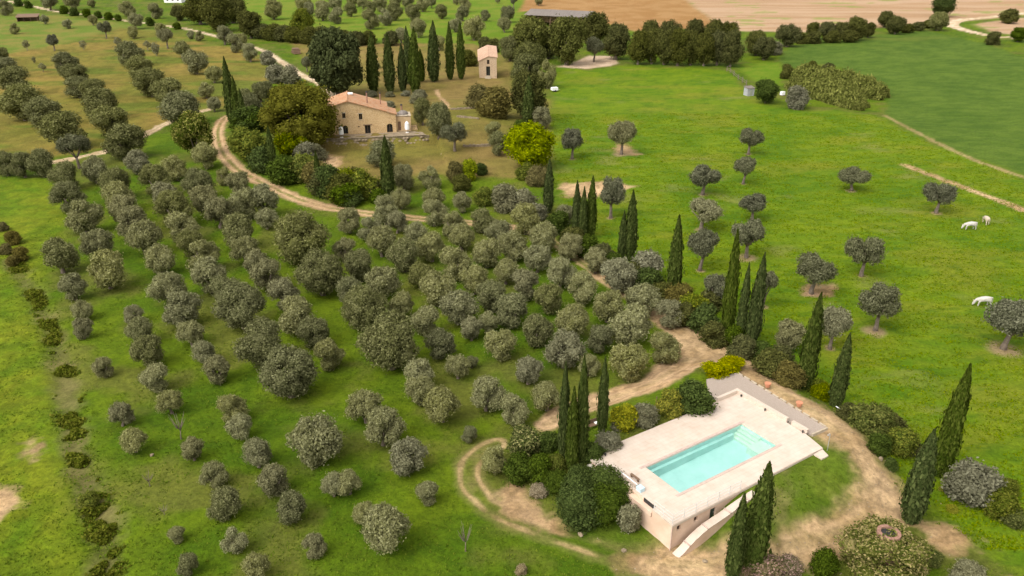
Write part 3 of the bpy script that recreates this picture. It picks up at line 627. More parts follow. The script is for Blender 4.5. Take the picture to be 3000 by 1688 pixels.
def opening(key, parent, depth_=.28, frame=True, name='window', m=None):
    h = Hd[key]; xs = [p[0] for p in h]; zs = [p[1] for p in h]; x0, x1, z0, z1 = min(xs), max(xs), min(zs), max(zs)
    f = MB().box(x0+.003,depth_,z0+.003,x0+.07,depth_+.06,z1-.003).box(x1-.07,depth_,z0+.003,x1-.003,depth_+.06,z1-.003).box((x0+x1)/2-.03,depth_,z0+.003,(x0+x1)/2+.03,depth_+.06,z1-.07)
    w_ = f.build(name, m or M['wood'], parent)
    MB().box(x0-.02,depth_+.061,z0-.02,x1+.02,depth_+.09,z1+.02).build('pane', M['pane'], w_)
    return w_
for kx in ('w1', 'w2'):
    w_ = opening(kx, ho); h = Hd[kx]
    MB().box(h[0][0]-.12,-.06,h[0][1]-.14,h[1][0]+.12,.2,h[0][1]-.004).build('sill', M['kerb'], w_); MB().box(h[0][0]-.15,-.012,h[2][1]+.004,h[1][0]+.15,.1,h[2][1]+.2).build('lintel', M['kerb'], w_)
opening('hole', ho)
opening('arch1', ho, name='door', m=M['dark_green']); opening('arch2', ho, name='door')
w_ = opening('door', ho, name='door'); MB().box(8.2,-.10,2.104,10.4,.2,2.3).build('lintel', M['wood'], w_)
MB().box(8.5,-.5,-.05,10.0,-.003,.04).build('doorstep', M['kerb'], ho)
# lean-to wing on the right
wg = MB(); op = [rect(16.75,.25,17.5,2.5)]
wg.upright([[(16.31,-.6),(20.0,-.6),(20.0,3.62),(16.31,3.85)]]+[o[::-1] for o in op], (0, .8), (1, 0), .35); wg.box(19.65,1.155,-.6,20.0,5.0,3.6).box(16.31,4.6,-.6,19.645,5.0,3.7); wg.build('wing_wall', M['ochre_plaster'], ho)
d_ = MB().box(16.76,1.0,.26,17.49,1.06,2.49).build('door', M['wood'], ho); MB().box(17.35,.975,1.2,17.4,.998,1.35).build('handle', M['steel'], d_)
wr = MB().box(16.32,.7,3.86,20.1,5.1,3.98).build('wing_roof', M['kerb'], ho)
dm = MB(); n_ = 14
rings_ = [(1.35*math.cos(a), .95*math.sin(a)) for a in np.linspace(0, math.pi/2-.05, 5)]
for i in range(4):
    for k_ in range(n_):
        p = []
        for (r_, z_), kk in ((rings_[i], k_), (rings_[i], k_+1), (rings_[i+1], k_+1), (rings_[i+1], k_)):
            th = 2*math.pi*kk/n_; p.append((18.2+r_*math.cos(th), 2.6+r_*math.sin(th), 3.985+z_))
        dm.add(p, [(0,1,2,3)])
dm.build('oven_dome', M['sheet_metal'], ho)
chimney(18.0, 3.9, 3.985, 5.9, .2, wr, M['brick'])
tr = MB().box(20.05,1.3,.3,21.6,5.0,.5).box(20.06,1.3,-.5,21.6,5.0,.298); tr.build('side_terrace', M['house_stone'], ho)
for x_ in (20.1,20.8,21.5): MB().box(x_,1.32,.502,x_+.05,1.37,1.9).build('balustrade_post', M['wood'], ho)
for z_ in (1.0,1.4,1.8): MB().box(20.151,1.33,z_,21.6,1.36,z_+.05).build('balustrade_rail', M['wood'], ho)
for i, (kx, ky, wh) in enumerate([(722,1092,'in front of the arched doorway of the farmhouse'), (2100,988,'in front of the low wing of the farmhouse')]):
    x_, y_ = at(900+kx/7.156, 250+ky/7.156, 2.07); po = empty('parasol', (x_, y_, 2.062), .2, 'white closed parasol standing '+wh, 'parasol')
    MB().cyl(0,0,.08,2.7,.03,n=6).build('pole', M['wood'], po); MB().cyl(0,0,0.002,.078,.45,.4,n=10).build('base', M['white'], po)
    MB().tube([(0,0,.75),(0,0,.9),(0,0,2.3),(0,0,2.8)], [.58,.62,.55,.1], 8).build('canopy', M['canvas'], po)
# terrace in front: paving edge, dry stone retaining wall with single boulders
tw = empty('terrace_wall', (0, 0, 0), 0, 'long rough stone retaining wall below the farmhouse terrace', 'wall')
rr = random.Random(3)
def boulder(x, y, z, sx, sy, sz, seed):
    bm = bmesh.new(); bmesh.ops.create_icosphere(bm, subdivisions=1, radius=1); r_ = random.Random(seed)
    for v in bm.verts: v.co *= r_.uniform(.75, 1.12); v.co = Vector((v.co.x*sx, v.co.y*sy, v.co.z*sz))
    me = bpy.data.meshes.new('stone'); bm.to_mesh(me); bm.free(); me.materials.append(M['rock']); return me
bms = [boulder(0,0,0,.62,.4,.42,s) for s in range(6)]
N_ = 42
for row in range(3):
    for i in range(N_):
        t_ = -11.6+35.3*(i+.5*(row % 2)+rr.uniform(-.15,.15))/N_; x_, y_ = hw(t_, -4.62-.12*(2-row)); 
        if rr.random() < .38: continue
        o = link_mesh('stone', bms[rr.randrange(6)], tw, (x_, y_, .34+.62*row+rr.uniform(-.07,.07)), math.atan2(HE1[1],HE1[0])+rr.uniform(-.25,.25)); o.scale = (rr.uniform(.7,1.05), rr.uniform(.7,1), rr.uniform(.75,1.05))
x0_, x1_ = hw(-12,-4.3), hw(24,-4.0)
MB().obox(x0_, x1_, .75, -.3, 1.98).build('wall', M['dry_stone'], tw)
pv = MB(); a_ = hw(-9,-4.35); 
tp = MB().prism([[hw(-9,-4.4),hw(23.2,-4.15),hw(22.6,-1.0),hw(20,.75),hw(-9,-.05)]], 1.5, 2.06).build('house_terrace', M['rock'], None); tag(tp, kind='structure')
MB().obox(hw(-9,-4.5),hw(23.2,-4.25),.5,2.065,2.2).build('coping', M['rock'], tw)
# low walls of the garden terraces
for pts, nm in (("2180,745 2440,735", 'low dry stone wall on the garden slope below the two terraces'), ("2060,393 2290,383", 'low stone edging along the upper garden terrace'), ("2120,460 2330,480", 'low stone edging across the middle of the garden slope')):
    q = [ground(*px('h', *map(float, t.split(',')))) for t in pts.split()]
    wl = empty('garden_wall', (0, 0, 0), 0, nm, 'wall')
    n_ = 14
    for i in range(n_):
        f0, f1 = i/n_, (i+1)/n_-.006; z_ = q[0][2]*(1-f0)+q[1][2]*f0
        MB().obox([q[0][k_]*(1-f0)+q[1][k_]*f0 for k_ in (0, 1)], [q[0][k_]*(1-f1)+q[1][k_]*f1 for k_ in (0, 1)], .5, z_-.4, z_+.45+rr.uniform(-.12,.1)).build('stone', M['rock'], wl)

# ------------------------------------------------------------------ stone tower
TX, TY = -11.43, 289.3; tz = float(land(TX+3, TY+4, False)); 
tow = empty('stone_tower', (TX, TY, tz-.1), R(-6.6), 'narrow two storey stone tower with a tiled roof right of the cypress row', 'tower')
sk = (-.62, 0)
def tslab(lp, d0, d1, name, m, lift=0.0):
    """front outline lp (t,z) swept back from d0 to d1; the plan is skewed and the top rises towards the back"""
    def pt(t, z, d): return (t-.17*d, d, z+(z > 3)*.19*d)
    v = [pt(t, z, d0) for t, z in lp]+[pt(t, z, d1) for t, z in lp]; n = len(lp)
    f = [(i, (i+1) % n, (i+1) % n+n, i+n) for i in range(n)]+[tuple(reversed(range(n))), tuple(range(n, 2*n))]
    return MB().add(v, f).build(name, m, tow)
front = MB(); oh = [rect(2.7,4.95,3.6,6.4), rect(2.4,1.0,3.8,4.15)]
front.upright([[(0,-.6),(6.13,-.6),(6.13,7.3),(3.2,7.6),(0,6.05)]]+[o[::-1] for o in oh], (0, 0), (1, 0), .45); front.build('wall', M['tower_stone'], tow)
tslab([(0.01,-.6),(.4,-.6),(.4,6.05),(.01,6.0)], .452, 10.5, 'wall', M['tower_stone']); tslab([(5.73,-.6),(6.12,-.6),(6.12,7.25),(5.73,7.25)], .452, 10.5, 'wall', M['tower_stone'])
tslab([(0.01,-.6),(6.12,-.6),(6.12,7.25),(3.2,7.5),(0.01,6.0)], 10.502, 10.9, 'wall', M['tower_stone'])
tslab([(-.45,5.85),(3.2,7.62),(3.2,7.8),(-.45,6.05)], -.3, 11.2, 'roof', M['roof_tower']); tslab([(3.204,7.62),(6.5,7.26),(6.5,7.44),(3.204,7.8)], -.3, 11.2, 'roof', M['roof_tower'])
wd_ = MB().box(2.703,.2,4.953,2.78,.26,6.397).box(3.52,.2,4.953,3.597,.26,6.397).box(3.12,.2,4.953,3.18,.26,6.397).build('window', M['wood'], tow); MB().box(2.66,.262,4.9,3.64,.3,6.44).build('pane', M['pane'], wd_)
dd2 = MB().box(2.403,.2,1.003,2.5,.27,4.147).box(3.7,.2,1.003,3.797,.27,4.147).box(3.06,.2,1.003,3.14,.27,4.147).build('door', M['dark_green'], tow); MB().box(2.36,.272,.9,3.84,.3,4.2).build('pane', M['pane'], dd2)
MB().box(2.1,-1.2,-.5,4.1,-.004,.55).box(2.3,-.7,.552,3.9,-.004,.95).build('step', M['kerb'], tow)

# ------------------------------------------------------------------ long barn behind the trees
p = [ground(*px('12', *q)) for q in ((1375,205),(1540,215),(1830,205))]
bz = 0.0
bA = ground(*px('12',1395,190)); bB = ground(*px('12',1850,215))
ba = empty('barn', (bA[0], bA[1], bA[2]), math.atan2(bB[1]-bA[1], bB[0]-bA[0]), 'long open fronted barn with a grey brown roof behind the tree belt', 'barn')
BL_ = math.hypot(bB[0]-bA[0], bB[1]-bA[1])
hB = 5.2
MB().add([(-1,-1,hB),(BL_+1,-1,hB),(BL_+1,9,hB+2.2),(-1,9,hB+2.2),(-1,-1,hB+.15),(BL_+1,-1,hB+.15),(BL_+1,9,hB+2.35),(-1,9,hB+2.35)], [(3,2,1,0),(4,5,6,7),(0,1,5,4),(1,2,6,5),(2,3,7,6),(3,0,4,7)]).build('roof', M['sheet_metal'], ba)
MB().add([(-1,9.004,hB+2.2),(BL_+1,9.004,hB+2.2),(BL_+1,17,hB),(-1,17,hB),(-1,9.004,hB+2.35),(BL_+1,9.004,hB+2.35),(BL_+1,17,hB+.15),(-1,17,hB+.15)], [(3,2,1,0),(4,5,6,7),(0,1,5,4),(1,2,6,5),(2,3,7,6),(3,0,4,7)]).build('roof', M['sheet_metal'], ba)
MB().box(0,15.6,0,BL_,16,hB).box(0,.4,0,.4,15.59,hB).box(BL_-.4,.4,0,BL_,15.59,hB).build('wall', M['house_stone'], ba)
for i in range(6):
    MB().box(i*(BL_-.35)/5,0,0,i*(BL_-.35)/5+.35,.35,hB-.004).build('post', M['wood'], ba)
# small brown shelter, far left, and the white house beyond the drive
s_ = ground(*px('11', 130, 165)); s2_ = ground(*px('11', 285, 160))
sb = empty('shelter', s_, math.atan2(s2_[1]-s_[1], s2_[0]-s_[0]), 'low brown open shelter on the far left slope', 'shed'); L_ = math.hypot(s2_[0]-s_[0], s2_[1]-s_[1])
MB().add([(-.5,-.5,2.2),(L_+.5,-.5,2.2),(L_+.5,6,3.4),(-.5,6,3.4),(-.5,-.5,2.35),(L_+.5,-.5,2.35),(L_+.5,6,3.55),(-.5,6,3.55)], [(3,2,1,0),(4,5,6,7),(0,1,5,4),(1,2,6,5),(2,3,7,6),(3,0,4,7)]).build('roof', M['wood'], sb)
MB().box(0,5.2,-.3,L_,5.5,3.2).box(0,0.4,-.3,.3,5.19,2.6).build('wall', M['wood'], sb)
for i in range(4): MB().box(i*(L_-.2)/3,0,-.3,i*(L_-.2)/3+.2,.2,2.28).build('post', M['wood'], sb)
s_ = ground(*px('11', 1240, 22)); s2_ = ground(*px('11', 1370, 22))
wh = empty('white_house', s_, math.atan2(s2_[1]-s_[1], s2_[0]-s_[0]), 'white walled house at the top edge beyond the driveway', 'house'); L_ = math.hypot(s2_[0]-s_[0], s2_[1]-s_[1])
fm = MB().upright([rect(0,-.4,L_,5)]+[rect(L_*a,1.2,L_*a+1.2,2.8)[::-1] for a in (.15,.45,.75)], (0, 0), (1, 0), .4); fm.box(0,.405,-.4,.4,8,5).box(L_-.4,.405,-.4,L_,8,5).box(.405,7.6,-.4,L_-.405,8,5); fm.build('wall', M['white'], wh)
for a in (.15,.45,.75): MB().box(L_*a,.2,1.2,L_*a+1.2,.25,2.8).build('window', M['pane'], wh)
MB().add([(-.5,-.5,5.01),(L_+.5,-.5,5.01),(L_+.5,4,6.8),(-.5,4,6.8),(-.5,8.5,5.01),(L_+.5,8.5,5.01)], [(0,1,2,3),(3,2,5,4),(0,3,4),(1,5,2),(0,4,5,1)]).build('roof', M['roof_tower'], wh)
# ------------------------------------------------------------------ plants: unit meshes (1 wide, 1 high), shared by all copies
def quads(Pn, Nn, size, aspect, seed, up=0.0):
    g = np.random.default_rng(seed); n = len(Pn)
    t = g.normal(size=(n, 3)); t[:, 2] += up
    t -= (t*Nn).sum(1, keepdims=True)*Nn; t /= np.linalg.norm(t, axis=1, keepdims=True)+1e-9
    b = np.cross(Nn, t); sz = size*g.uniform(.65, 1.35, (n, 1))
    a = t*sz*.5*aspect; c_ = b*sz*.5
    V = np.stack([Pn-a, Pn+c_*.9-a*.1, Pn+a, Pn-c_*.9-a*.1], 1).reshape(-1, 3)
    return V, np.arange(4*n).reshape(n, 4)
_ico = bmesh.new(); bmesh.ops.create_icosphere(_ico, subdivisions=2, radius=1)
ICO_V = np.array([v.co[:] for v in _ico.verts]); ICO_F = np.array([[v.index for v in f.verts] for f in _ico.faces]); _ico.free()
def crown(name, seed, m, nleaf=2600, lobes=13, leaf=.055, base=.1, lobe_r=(.20,.30), spread=.30, aspect=1.7, flat=.0, up=0.0, jitter=.65, core=.66, shape=None):
    g = np.random.default_rng(seed); L = []
    for i in range(lobes):
        if shape: c = np.array(shape[i % len(shape)][:3])+g.normal(size=3)*.015; r = shape[i % len(shape)][3]
        else:
            th = 2*math.pi*(i*.618+g.uniform(-.08,.08)); zz = g.uniform(-1, .95) if i else .9
            rr_ = math.sqrt(max(0, 1-zz*zz))*g.uniform(.55, 1.0)
            c = np.array([math.cos(th)*rr_*spread, math.sin(th)*rr_*spread, 0]); r = g.uniform(*lobe_r)
            h0 = base+r*.9; h1 = 1-r*.95; c[2] = h0+(h1-h0)*(zz+1)/2
        L.append((c, r))
    cs = np.array([c for c, r in L]); rs = np.array([r for c, r in L])
    pr = rs**2/(rs**2).sum(); n0 = int(nleaf*2.2)
    li = g.choice(len(L), n0, p=pr); d = g.normal(size=(n0, 3)); d[:, 2] += .25; d /= np.linalg.norm(d, axis=1, keepdims=True)
    # lumps within each lobe and stray outer sprigs make the outline uneven
    rad = rs[li]*g.uniform(.74, 1.14, n0)*(1+.10*np.sin(d[:, 0]*7+li)+.10*np.sin(d[:, 1]*8+d[:, 2]*6+li*2)); st = g.random(n0) < .09; rad[st] *= g.uniform(1.05, 1.35, st.sum())
    P = cs[li]+d*rad[:, None]
    ok = np.ones(n0, bool)
    for j in range(len(L)):
        ok &= ~((np.linalg.norm(P-cs[j], axis=1) < rs[j]*.80) & (li != j))
    ok &= P[:, 2] > base*.55
    P = P[ok][:nleaf]; d = d[ok][:nleaf]
    N = d+g.normal(size=d.shape)*jitter; N /= np.linalg.norm(N, axis=1, keepdims=True)
    V, F = quads(P, N, leaf, aspect, seed+99, up)
    Vs = [V]; T3 = np.concatenate([F[:, [0,1,2]], F[:, [0,2,3]]]); Fs = [T3]; o = len(V)
    if core:
        for c, r in L:
            Vs.append(ICO_V*r*core*(1+.12*np.sin(ICO_V[:, :1]*9+ICO_V[:, 1:2]*7))+c); Fs.append(ICO_F+o); o += len(ICO_V)
    return np_mesh(name, np.concatenate(Vs), np.concatenate(Fs), m)
def cypress_mesh(name, seed, m, n=9500):
    g = np.random.default_rng(seed); k = g.uniform(0, 6.28, 6); lean = g.normal(size=2)*.06
    def prof(t, a):
        r = .42*np.minimum(1, .5+.5*(t/.2))*np.clip(1-np.clip((t-.25)/.75, 0, 1)**2.1, 0, 1)**.9
        return r*(1+.10*np.sin(5*a+k[0]+4*t)+.07*np.sin(9*a+k[1]-7*t)+.07*np.sin(3*a+k[2]+11*t))
    t = g.beta(1.05, 1.35, n)*.99+.008; a = g.uniform(0, 2*math.pi, n); r = prof(t, a)*g.uniform(.86, 1.05, n)
    st = g.random(n) < .09; r[st] *= g.uniform(1.05, 1.5, st.sum())
    bend = lambda t: np.stack([lean[0]*t*t, lean[1]*t*t], -1)
    P = np.stack([r*np.cos(a), r*np.sin(a), .02+t*.97], 1); P[:, :2] += bend(t)
    N = np.stack([np.cos(a), np.sin(a), np.full(n, .25)], 1)+g.normal(size=(n, 3))*.45; N /= np.linalg.norm(N, axis=1, keepdims=True)
    tt = g.normal(size=(n, 3))*.25; tt[:, 2] = 1; tt -= (tt*N).sum(1, keepdims=True)*N; tt /= np.linalg.norm(tt, axis=1, keepdims=True)
    b = np.cross(N, tt); sz = g.uniform(.6, 1.4, (n, 1)); A = tt*np.array([.072,.072,.019])*sz; B = b*np.array([.052,.052,.010])*sz
    V = np.stack([P-A, P+B, P+A*1.4, P-B], 1).reshape(-1, 3); F = np.arange(4*n).reshape(n, 4); F = np.concatenate([F[:, [0,1,2]], F[:, [0,2,3]]])
    nr, na = 22, 12; tv = np.linspace(0, .97, nr); av = np.linspace(0, 2*math.pi, na, endpoint=False)
    TT, AA = np.meshgrid(tv, av, indexing='ij'); rr_ = prof(TT, AA)*.84; cv = np.stack([rr_*np.cos(AA), rr_*np.sin(AA), .03+TT*.95], -1); cv[..., :2] += bend(TT)
    i = np.arange(nr*na).reshape(nr, na); q = np.stack([i[:-1], np.roll(i, -1, 1)[:-1], np.roll(i, -1, 1)[1:], i[1:]], -1).reshape(-1, 4)
    q = np.concatenate([q[:, [0,1,2]], q[:, [0,2,3]]])+len(V)
    return np_mesh(name, np.concatenate([V, cv.reshape(-1, 3)]), np.concatenate([F, q]), m)
def trunk_mesh(name, seed, m, r0=.055, top=.62, fork=.3, spread=.24, limbs=4):
    r_ = random.Random(seed); b = MB(); fx, fy = r_.uniform(-.05,.05), r_.uniform(-.05,.05)
    b.tube([(0,0,-.06),(r_.uniform(-.015,.015),r_.uniform(-.015,.015),fork*.3),(fx*.6,fy*.6,fork*.7),(fx,fy,fork)], [r0*1.55,r0*1.1,r0*.92,r0*.85], 8)
    for i in range(limbs):
        th = 2*math.pi*(i+r_.uniform(-.25,.25))/limbs; e = spread*r_.uniform(.7,1.1); zt = top*r_.uniform(.85,1.1)
        b.tube([(fx,fy,fork*.93),(fx+math.cos(th)*e*.45,fy+math.sin(th)*e*.45,fork+(zt-fork)*.4),(fx+math.cos(th)*e,fy+math.sin(th)*e,zt)], [r0*.6,r0*.42,r0*.18], 6)
    return b.mesh(name, m, True)
NV = 6
LIB = {}
for i in range(8): LIB['olive', i] = (crown('olive_crown', 100+i, M['olive'], 6800, 19, .029, .02, (.12,.22), .35), trunk_mesh('olive_trunk', i, M['bark'], .05, .6, .2))
for i in range(4): LIB['olive_dark', i] = (crown('olive_crown', 120+i, M['olive_dark'], 6800, 18, .029, .02, (.13,.23), .34), LIB['olive', i][1])
for i in range(4): LIB['olive_pale', i] = (crown('olive_crown', 130+i, M['olive_pale'], 6800, 19, .029, .03, (.11,.20), .35), LIB['olive', i][1])
for i in range(5): LIB['olive_big', i] = (crown('olive_crown', 140+i, M['olive_dark'], 9000, 28, .024, .03, (.13,.21), .36), LIB['olive', i][1])
for i in range(6): LIB['olive_field', i] = (crown('olive_crown', 150+i, M['olive_pale'] if i == 4 else M['field'], 7000, 11, .028, .36, (.13,.21), .37), trunk_mesh('olive_trunk', 40+i, M['bark'], .046, .68, .34, .28))
for i in range(4): LIB['olive_thin', i] = (crown('olive_crown', 160+i, M['olive_pale'], 700, 9, .06, .15, (.14,.22), .3, core=0), trunk_mesh('olive_trunk', 50+i, M['bark_pale'], .03, .75, .3, .25, 5))
for i in range(5): LIB['cypress', i] = (cypress_mesh('cypress_crown', 200+i, M['cypress']), MB().tube([(0,0,-.02),(0,0,.08)], [.11,.09], 7).mesh('cypress_trunk', M['bark']))
LIB['walnut', 0] = (crown('round_crown', 300, M['walnut'], 16000, 90, .019, -.02, (.10,.14), .405), trunk_mesh('trunk', 60, M['bark'], .04, .6, .2))
LIB['conifer', 0] = (crown('conifer_crown', 301, M['conifer'], 11000, 75, .030, .06, (.08,.13), .42, 2.2), trunk_mesh('trunk', 61, M['bark'], .035, .8, .4))
for k_, mm in (('oak','hedge'),('pine','pine'),('yellowgreen','yellowgreen'),('lime','lime'),('magnolia','magnolia'),('dark','dark'),('rust','rust')):
    for i in range(3): LIB[k_+'_tree', i] = (crown(k_+'_crown', 310+i+len(k_)*7, M[mm], 6500, 26, .030, .03, (.12,.20), .35), trunk_mesh('trunk', 70+i, M['bark'], .045, .6, .2))
for k_ in ('dark','hedge','yellow','yellowgreen','grey','rust','lime','weed','straw','pink','oleander','magnolia'):
    for i in range(3): LIB[k_+'_bush', i] = (crown(k_+'_bush', 400+i+len(k_)*11, M[k_], 3600, 14, .044, -.15, (.19,.28), .31), None)
LIB['dome_bush', 0] = (crown('dome_bush', 480, M['dark'], 5200, 12, .030, -.2, (.26,.32), .22, jitter=.5), None)
LIB['dome_bush', 1] = (crown('dome_bush', 481, M['dark'], 5200, 10, .030, -.2, (.26,.32), .22, jitter=.5), None)
LIB['oleander_big', 0] = (crown('oleander_bush', 485, M['oleander'], 17000, 60, .020, -.25, (.12,.17), .38), None)
def variants(kind): return [k for k in LIB if k[0] == kind]
_cnt = {}
def plant(kind, X, Y, Z, wd, ht, name, label, cat, group=None, rz=None, var=None):
    vs_ = variants(kind); i = _cnt.get(kind, 0); _cnt[kind] = i+1
    cr, tk = LIB[vs_[(i*5+i//7) % len(vs_) if var is None else var % len(vs_)]]
    rz = random.uniform(0, 6.28) if rz is None else rz
    if tk is None:
        o = link_mesh(name, cr, None, (X, Y, Z-.05), rz); o.scale = (wd, wd, ht); return tag(o, label, cat, group)
    e = empty(name, (X, Y, Z-.05), rz, label, cat, group, (wd, wd, ht))
    link_mesh('trunk', tk, e); link_mesh('crown', cr, e); return e
def by_centre(kind, crop, cx, cy, wpx, hr=.95, mid=.5, **kw):
    """plant whose crown is seen centred on (cx,cy), wpx wide; hr = height/width"""
    x, y = px(crop, cx, cy); wpx = wpx/OFF[crop][2]; h = 0
    for i in range(4):
        X, Y, Z = ground(x, y, h*mid); wm = wpx*depth(X, Y, Z+h*mid)/FPX; h = wm*hr
    return plant(kind, X, Y, Z, wm*1.14, h*1.06, **kw), (X, Y, Z, wm, h)
def by_base(kind, crop, xb, yb, yt, wpx, **kw):
    x, y = px(crop, xb, yb); yt = px(crop, 0, yt)[1]; wpx = wpx/OFF[crop][2]
    X, Y, Z = ground(x, y); wm = wpx*depth(X, Y, Z)/FPX; h = height_to(X, Y, Z, yt)
    return plant(kind, X, Y, Z, wm, h, **kw), (X, Y, Z, wm, h)
ORD = ['first','second','third','fourth','fifth','sixth','seventh','eighth','ninth','tenth','eleventh','twelfth','thirteenth','fourteenth','fifteenth','sixteenth','seventeenth','eighteenth','nineteenth','twentieth']+['twenty-'+q for q in ('first','second','third','fourth','fifth','sixth','seventh','eighth','ninth')]
def nth(i, n, a='leftmost', b='rightmost', frm='from the left'):
    return a if i == 0 else b if i == n-1 else ORD[i]+' '+frm

# ------------------------------------------------------------------ the main olive orchard
ORCH = {
 '11': "500,1340,210 720,1290,190 1035,1235,170 1325,1275,180 870,1400,220 1170,1370,230 1495,1395,220 1690,1335,130 1810,1410,200",
 '12': "470,1345,190 670,1350,160",
 '21': "510,50,230 630,200,240 900,50,220 940,150,220 1000,240,230 1230,40,200 1310,140,270 1550,70,220 1650,170,220 1840,100,230 1990,80,220 2010,210,150 1790,320,250 1090,370,250 1370,290,230 740,410,220 450,500,250 1440,400,200 1530,490,240 1850,450,200 2260,370,400 1210,520,220 810,610,270 1580,650,250 1930,540,190 2020,640,230 2420,630,340 555,730,190 1280,750,240 1690,760,220 620,900,150 1370,900,260 1820,880,340 2140,790,230 2230,950,270 1000,935,140 1060,1060,200 1440,1080,190 620,1040,160 2370,1070,230 1110,1220,240 780,1330,150 1990,1170,370 1540,1230,180 2480,1240,230 2180,1380,400 1640,1350,210 1180,1420,210",
 '31': "1280,150,180 1740,200,210 910,240,180 1010,440,190 1450,500,180 1810,340,190 1940,540,220 2380,440,380 1600,700,190 2060,740,230 1690,920,240 2190,950,230 2510,780,180 1330,1140,130 1770,1180,200 2370,1230,170 1420,1370,160 1930,1390,200",
 '22': "330,150,210 420,240,160 700,170,190 60,230,180 840,250,190 1060,230,170 1390,220,220 910,360,190 1200,320,180 215,290,180 300,390,220 560,330,170 680,430,210 470,490,240 1100,470,220 1310,420,220 1530,350,220 1730,430,190 850,560,240 1480,520,200 600,640,190 1010,680,210 1240,610,180 1920,530,190 1650,630,220 1390,710,230 2090,650,260 730,740,260 310,700,240 1820,740,220 1140,800,230 1560,820,220 880,890,250 460,870,190 170,890,330 640,990,220 1300,910,250 2270,830,240 2010,880,230 980,1040,180 1110,1000,160 1480,1060,230 1740,1000,250 2480,930,200 370,1150,430 750,1160,220 1200,1160,240 2200,1030,300 1960,1130,200 2430,1190,230 1680,1210,280 2170,1290,290 880,1330,180 985,1290,90 1410,1360,210 1860,1320,160 590,1390,220 140,570,230 50,760,190 30,450,170",
 '32': "180,190,250 310,350,280 590,60,220 760,180,270 1090,100,250 1290,210,220 1550,110,220 970,390,120 490,560,270 1150,580,210 650,830,180 60,760,190 170,980,170 340,1110,350",
}
trees = []
for k_, s in ORCH.items():
    for t_ in s.split():
        x, y, q = map(float, t_.split(','))
        X0, Y0 = px(k_, x, y); h = 0
        for i in range(4):
            X, Y, Z = ground(X0, Y0, h*.5); wm = q/OFF[k_][2]*depth(X, Y, Z+h*.5)/FPX; h = wm*.98
        trees.append((X, Y, Z, wm, h, q, X0, Y0))
RA = R(121); RL = 6.35
def row_of(X, Y): return int(round((-X*math.sin(RA)+Y*math.cos(RA)-.0)/RL))
rows = {}
for t_ in trees: rows.setdefault(row_of(t_[0], t_[1]), []).append(t_)
rk = sorted(rows, reverse=False)
if np.mean([t_[6] for t_ in rows[rk[0]]]) > np.mean([t_[6] for t_ in rows[rk[-1]]]): rk = rk[::-1]
for ri, r_ in enumerate(rk):
    L_ = sorted(rows[r_], key=lambda t_: t_[7])
    for i, (X, Y, Z, wm, h, q, _, _) in enumerate(L_):
        big = wm > 5.6; small = wm < 2.9; rnd = random.random()
        kind = 'olive_big' if big else ('olive_pale' if rnd < .16 else 'olive_dark' if rnd < .34 else 'olive')
        adj = 'large spreading' if big else 'small young' if small else 'grey green'
        lab = f"{adj} olive, {nth(i, len(L_), 'topmost', 'lowest', 'from top')} in the {nth(ri, len(rk), 'leftmost', 'rightmost', 'from left')} diagonal orchard row"
        if len(L_) == 1: lab = f"{adj} olive alone in the {nth(ri, len(rk))} diagonal row of the orchard"
        s_ = 1.12 if big else 1.16
        plant(kind, X, Y, Z, wm*s_, h*(s_-.02), 'olive_tree', lab, 'olive tree', 'olive trees of the main orchard')

# ------------------------------------------------------------------ olives elsewhere: name of the plot, picture list (crop, centre x, centre y, width)
def grove(kind, items, fmt, group, hr=.95, frm='from the top', a='topmost', b='lowest', cat='olive tree', name='olive_tree'):
    n = len(items)
    for i, (c_, x, y, q) in enumerate(items):
        by_centre(kind, c_, x, y, q, hr, name=name, label=fmt.format(nth(i, n, a, b, frm)), cat=cat, group=group)
def L(c, s): return [(c, *map(float, t_.split(','))) for t_ in s.split()]
grove('olive_dark', L('11', "10,410,110 60,510,170 105,615,240 165,780,300 325,850,260 475,990,310"), 'old olive tree, {} in the left edge row of the tan meadow', 'old olives on the tan meadow', .85)
grove('olive_dark', L('11', "490,475,180 560,570,200 590,660,190 710,680,190 745,790,275 830,920,280 950,1075,310"), 'old olive tree, {} in the second row of the tan meadow', 'old olives on the tan meadow', .8)
grove('olive_dark', L('11', "975,410,200 1050,515,200 1140,625,245 1280,695,225 1360,830,290"), 'old olive tree, {} in the third row of the tan meadow', 'old olives on the tan meadow', .85)
grove('olive', L('11', "1370,380,120 1475,470,180 1612,565,120 1550,685,115 1612,790,105"), 'olive tree, {} in the fourth row of the tan meadow', 'olives on the tan meadow', 1.0)
grove('olive', L('11', "1690,270,115 1770,330,115 1825,300,80 1885,400,115"), 'olive tree, {} in the row below the upper driveway', 'olives below the upper driveway', 1.15)
grove('olive', L('11', "30,60,110 105,215,80 335,150,65 505,180,70 370,15,120 540,15,120 690,25,60 700,155,70 960,70,110 1020,160,115 1000,245,85 1170,85,110 1210,215,80 1345,95,110 1440,265,60 1500,270,75"), 'olive tree on the upper slope beside the driveway hedge, {}', 'olives on the upper left slope', 1.0, 'in order from left', 'first at the left edge', 'last on the right')
grove('olive_field', L('11', "795,230,95 400,325,90 1255,295,110 2315,490,85 575,1150,200"), 'bare trunked olive, {} of the left slopes', 'bare trunked olives on the slopes', 1.25, 'in order', 'one high in the tan meadow', 'one standing on the pale path')
grove('olive_thin', L('11', "200,345,60 320,510,55 255,455,40 625,340,55 885,325,65 1110,345,60 1175,375,80"), 'thin young olive with sparse pale leaves on the tan meadow, {}', 'young olives on the tan meadow', 1.2, 'listed from the left', 'leftmost', 'rightmost')
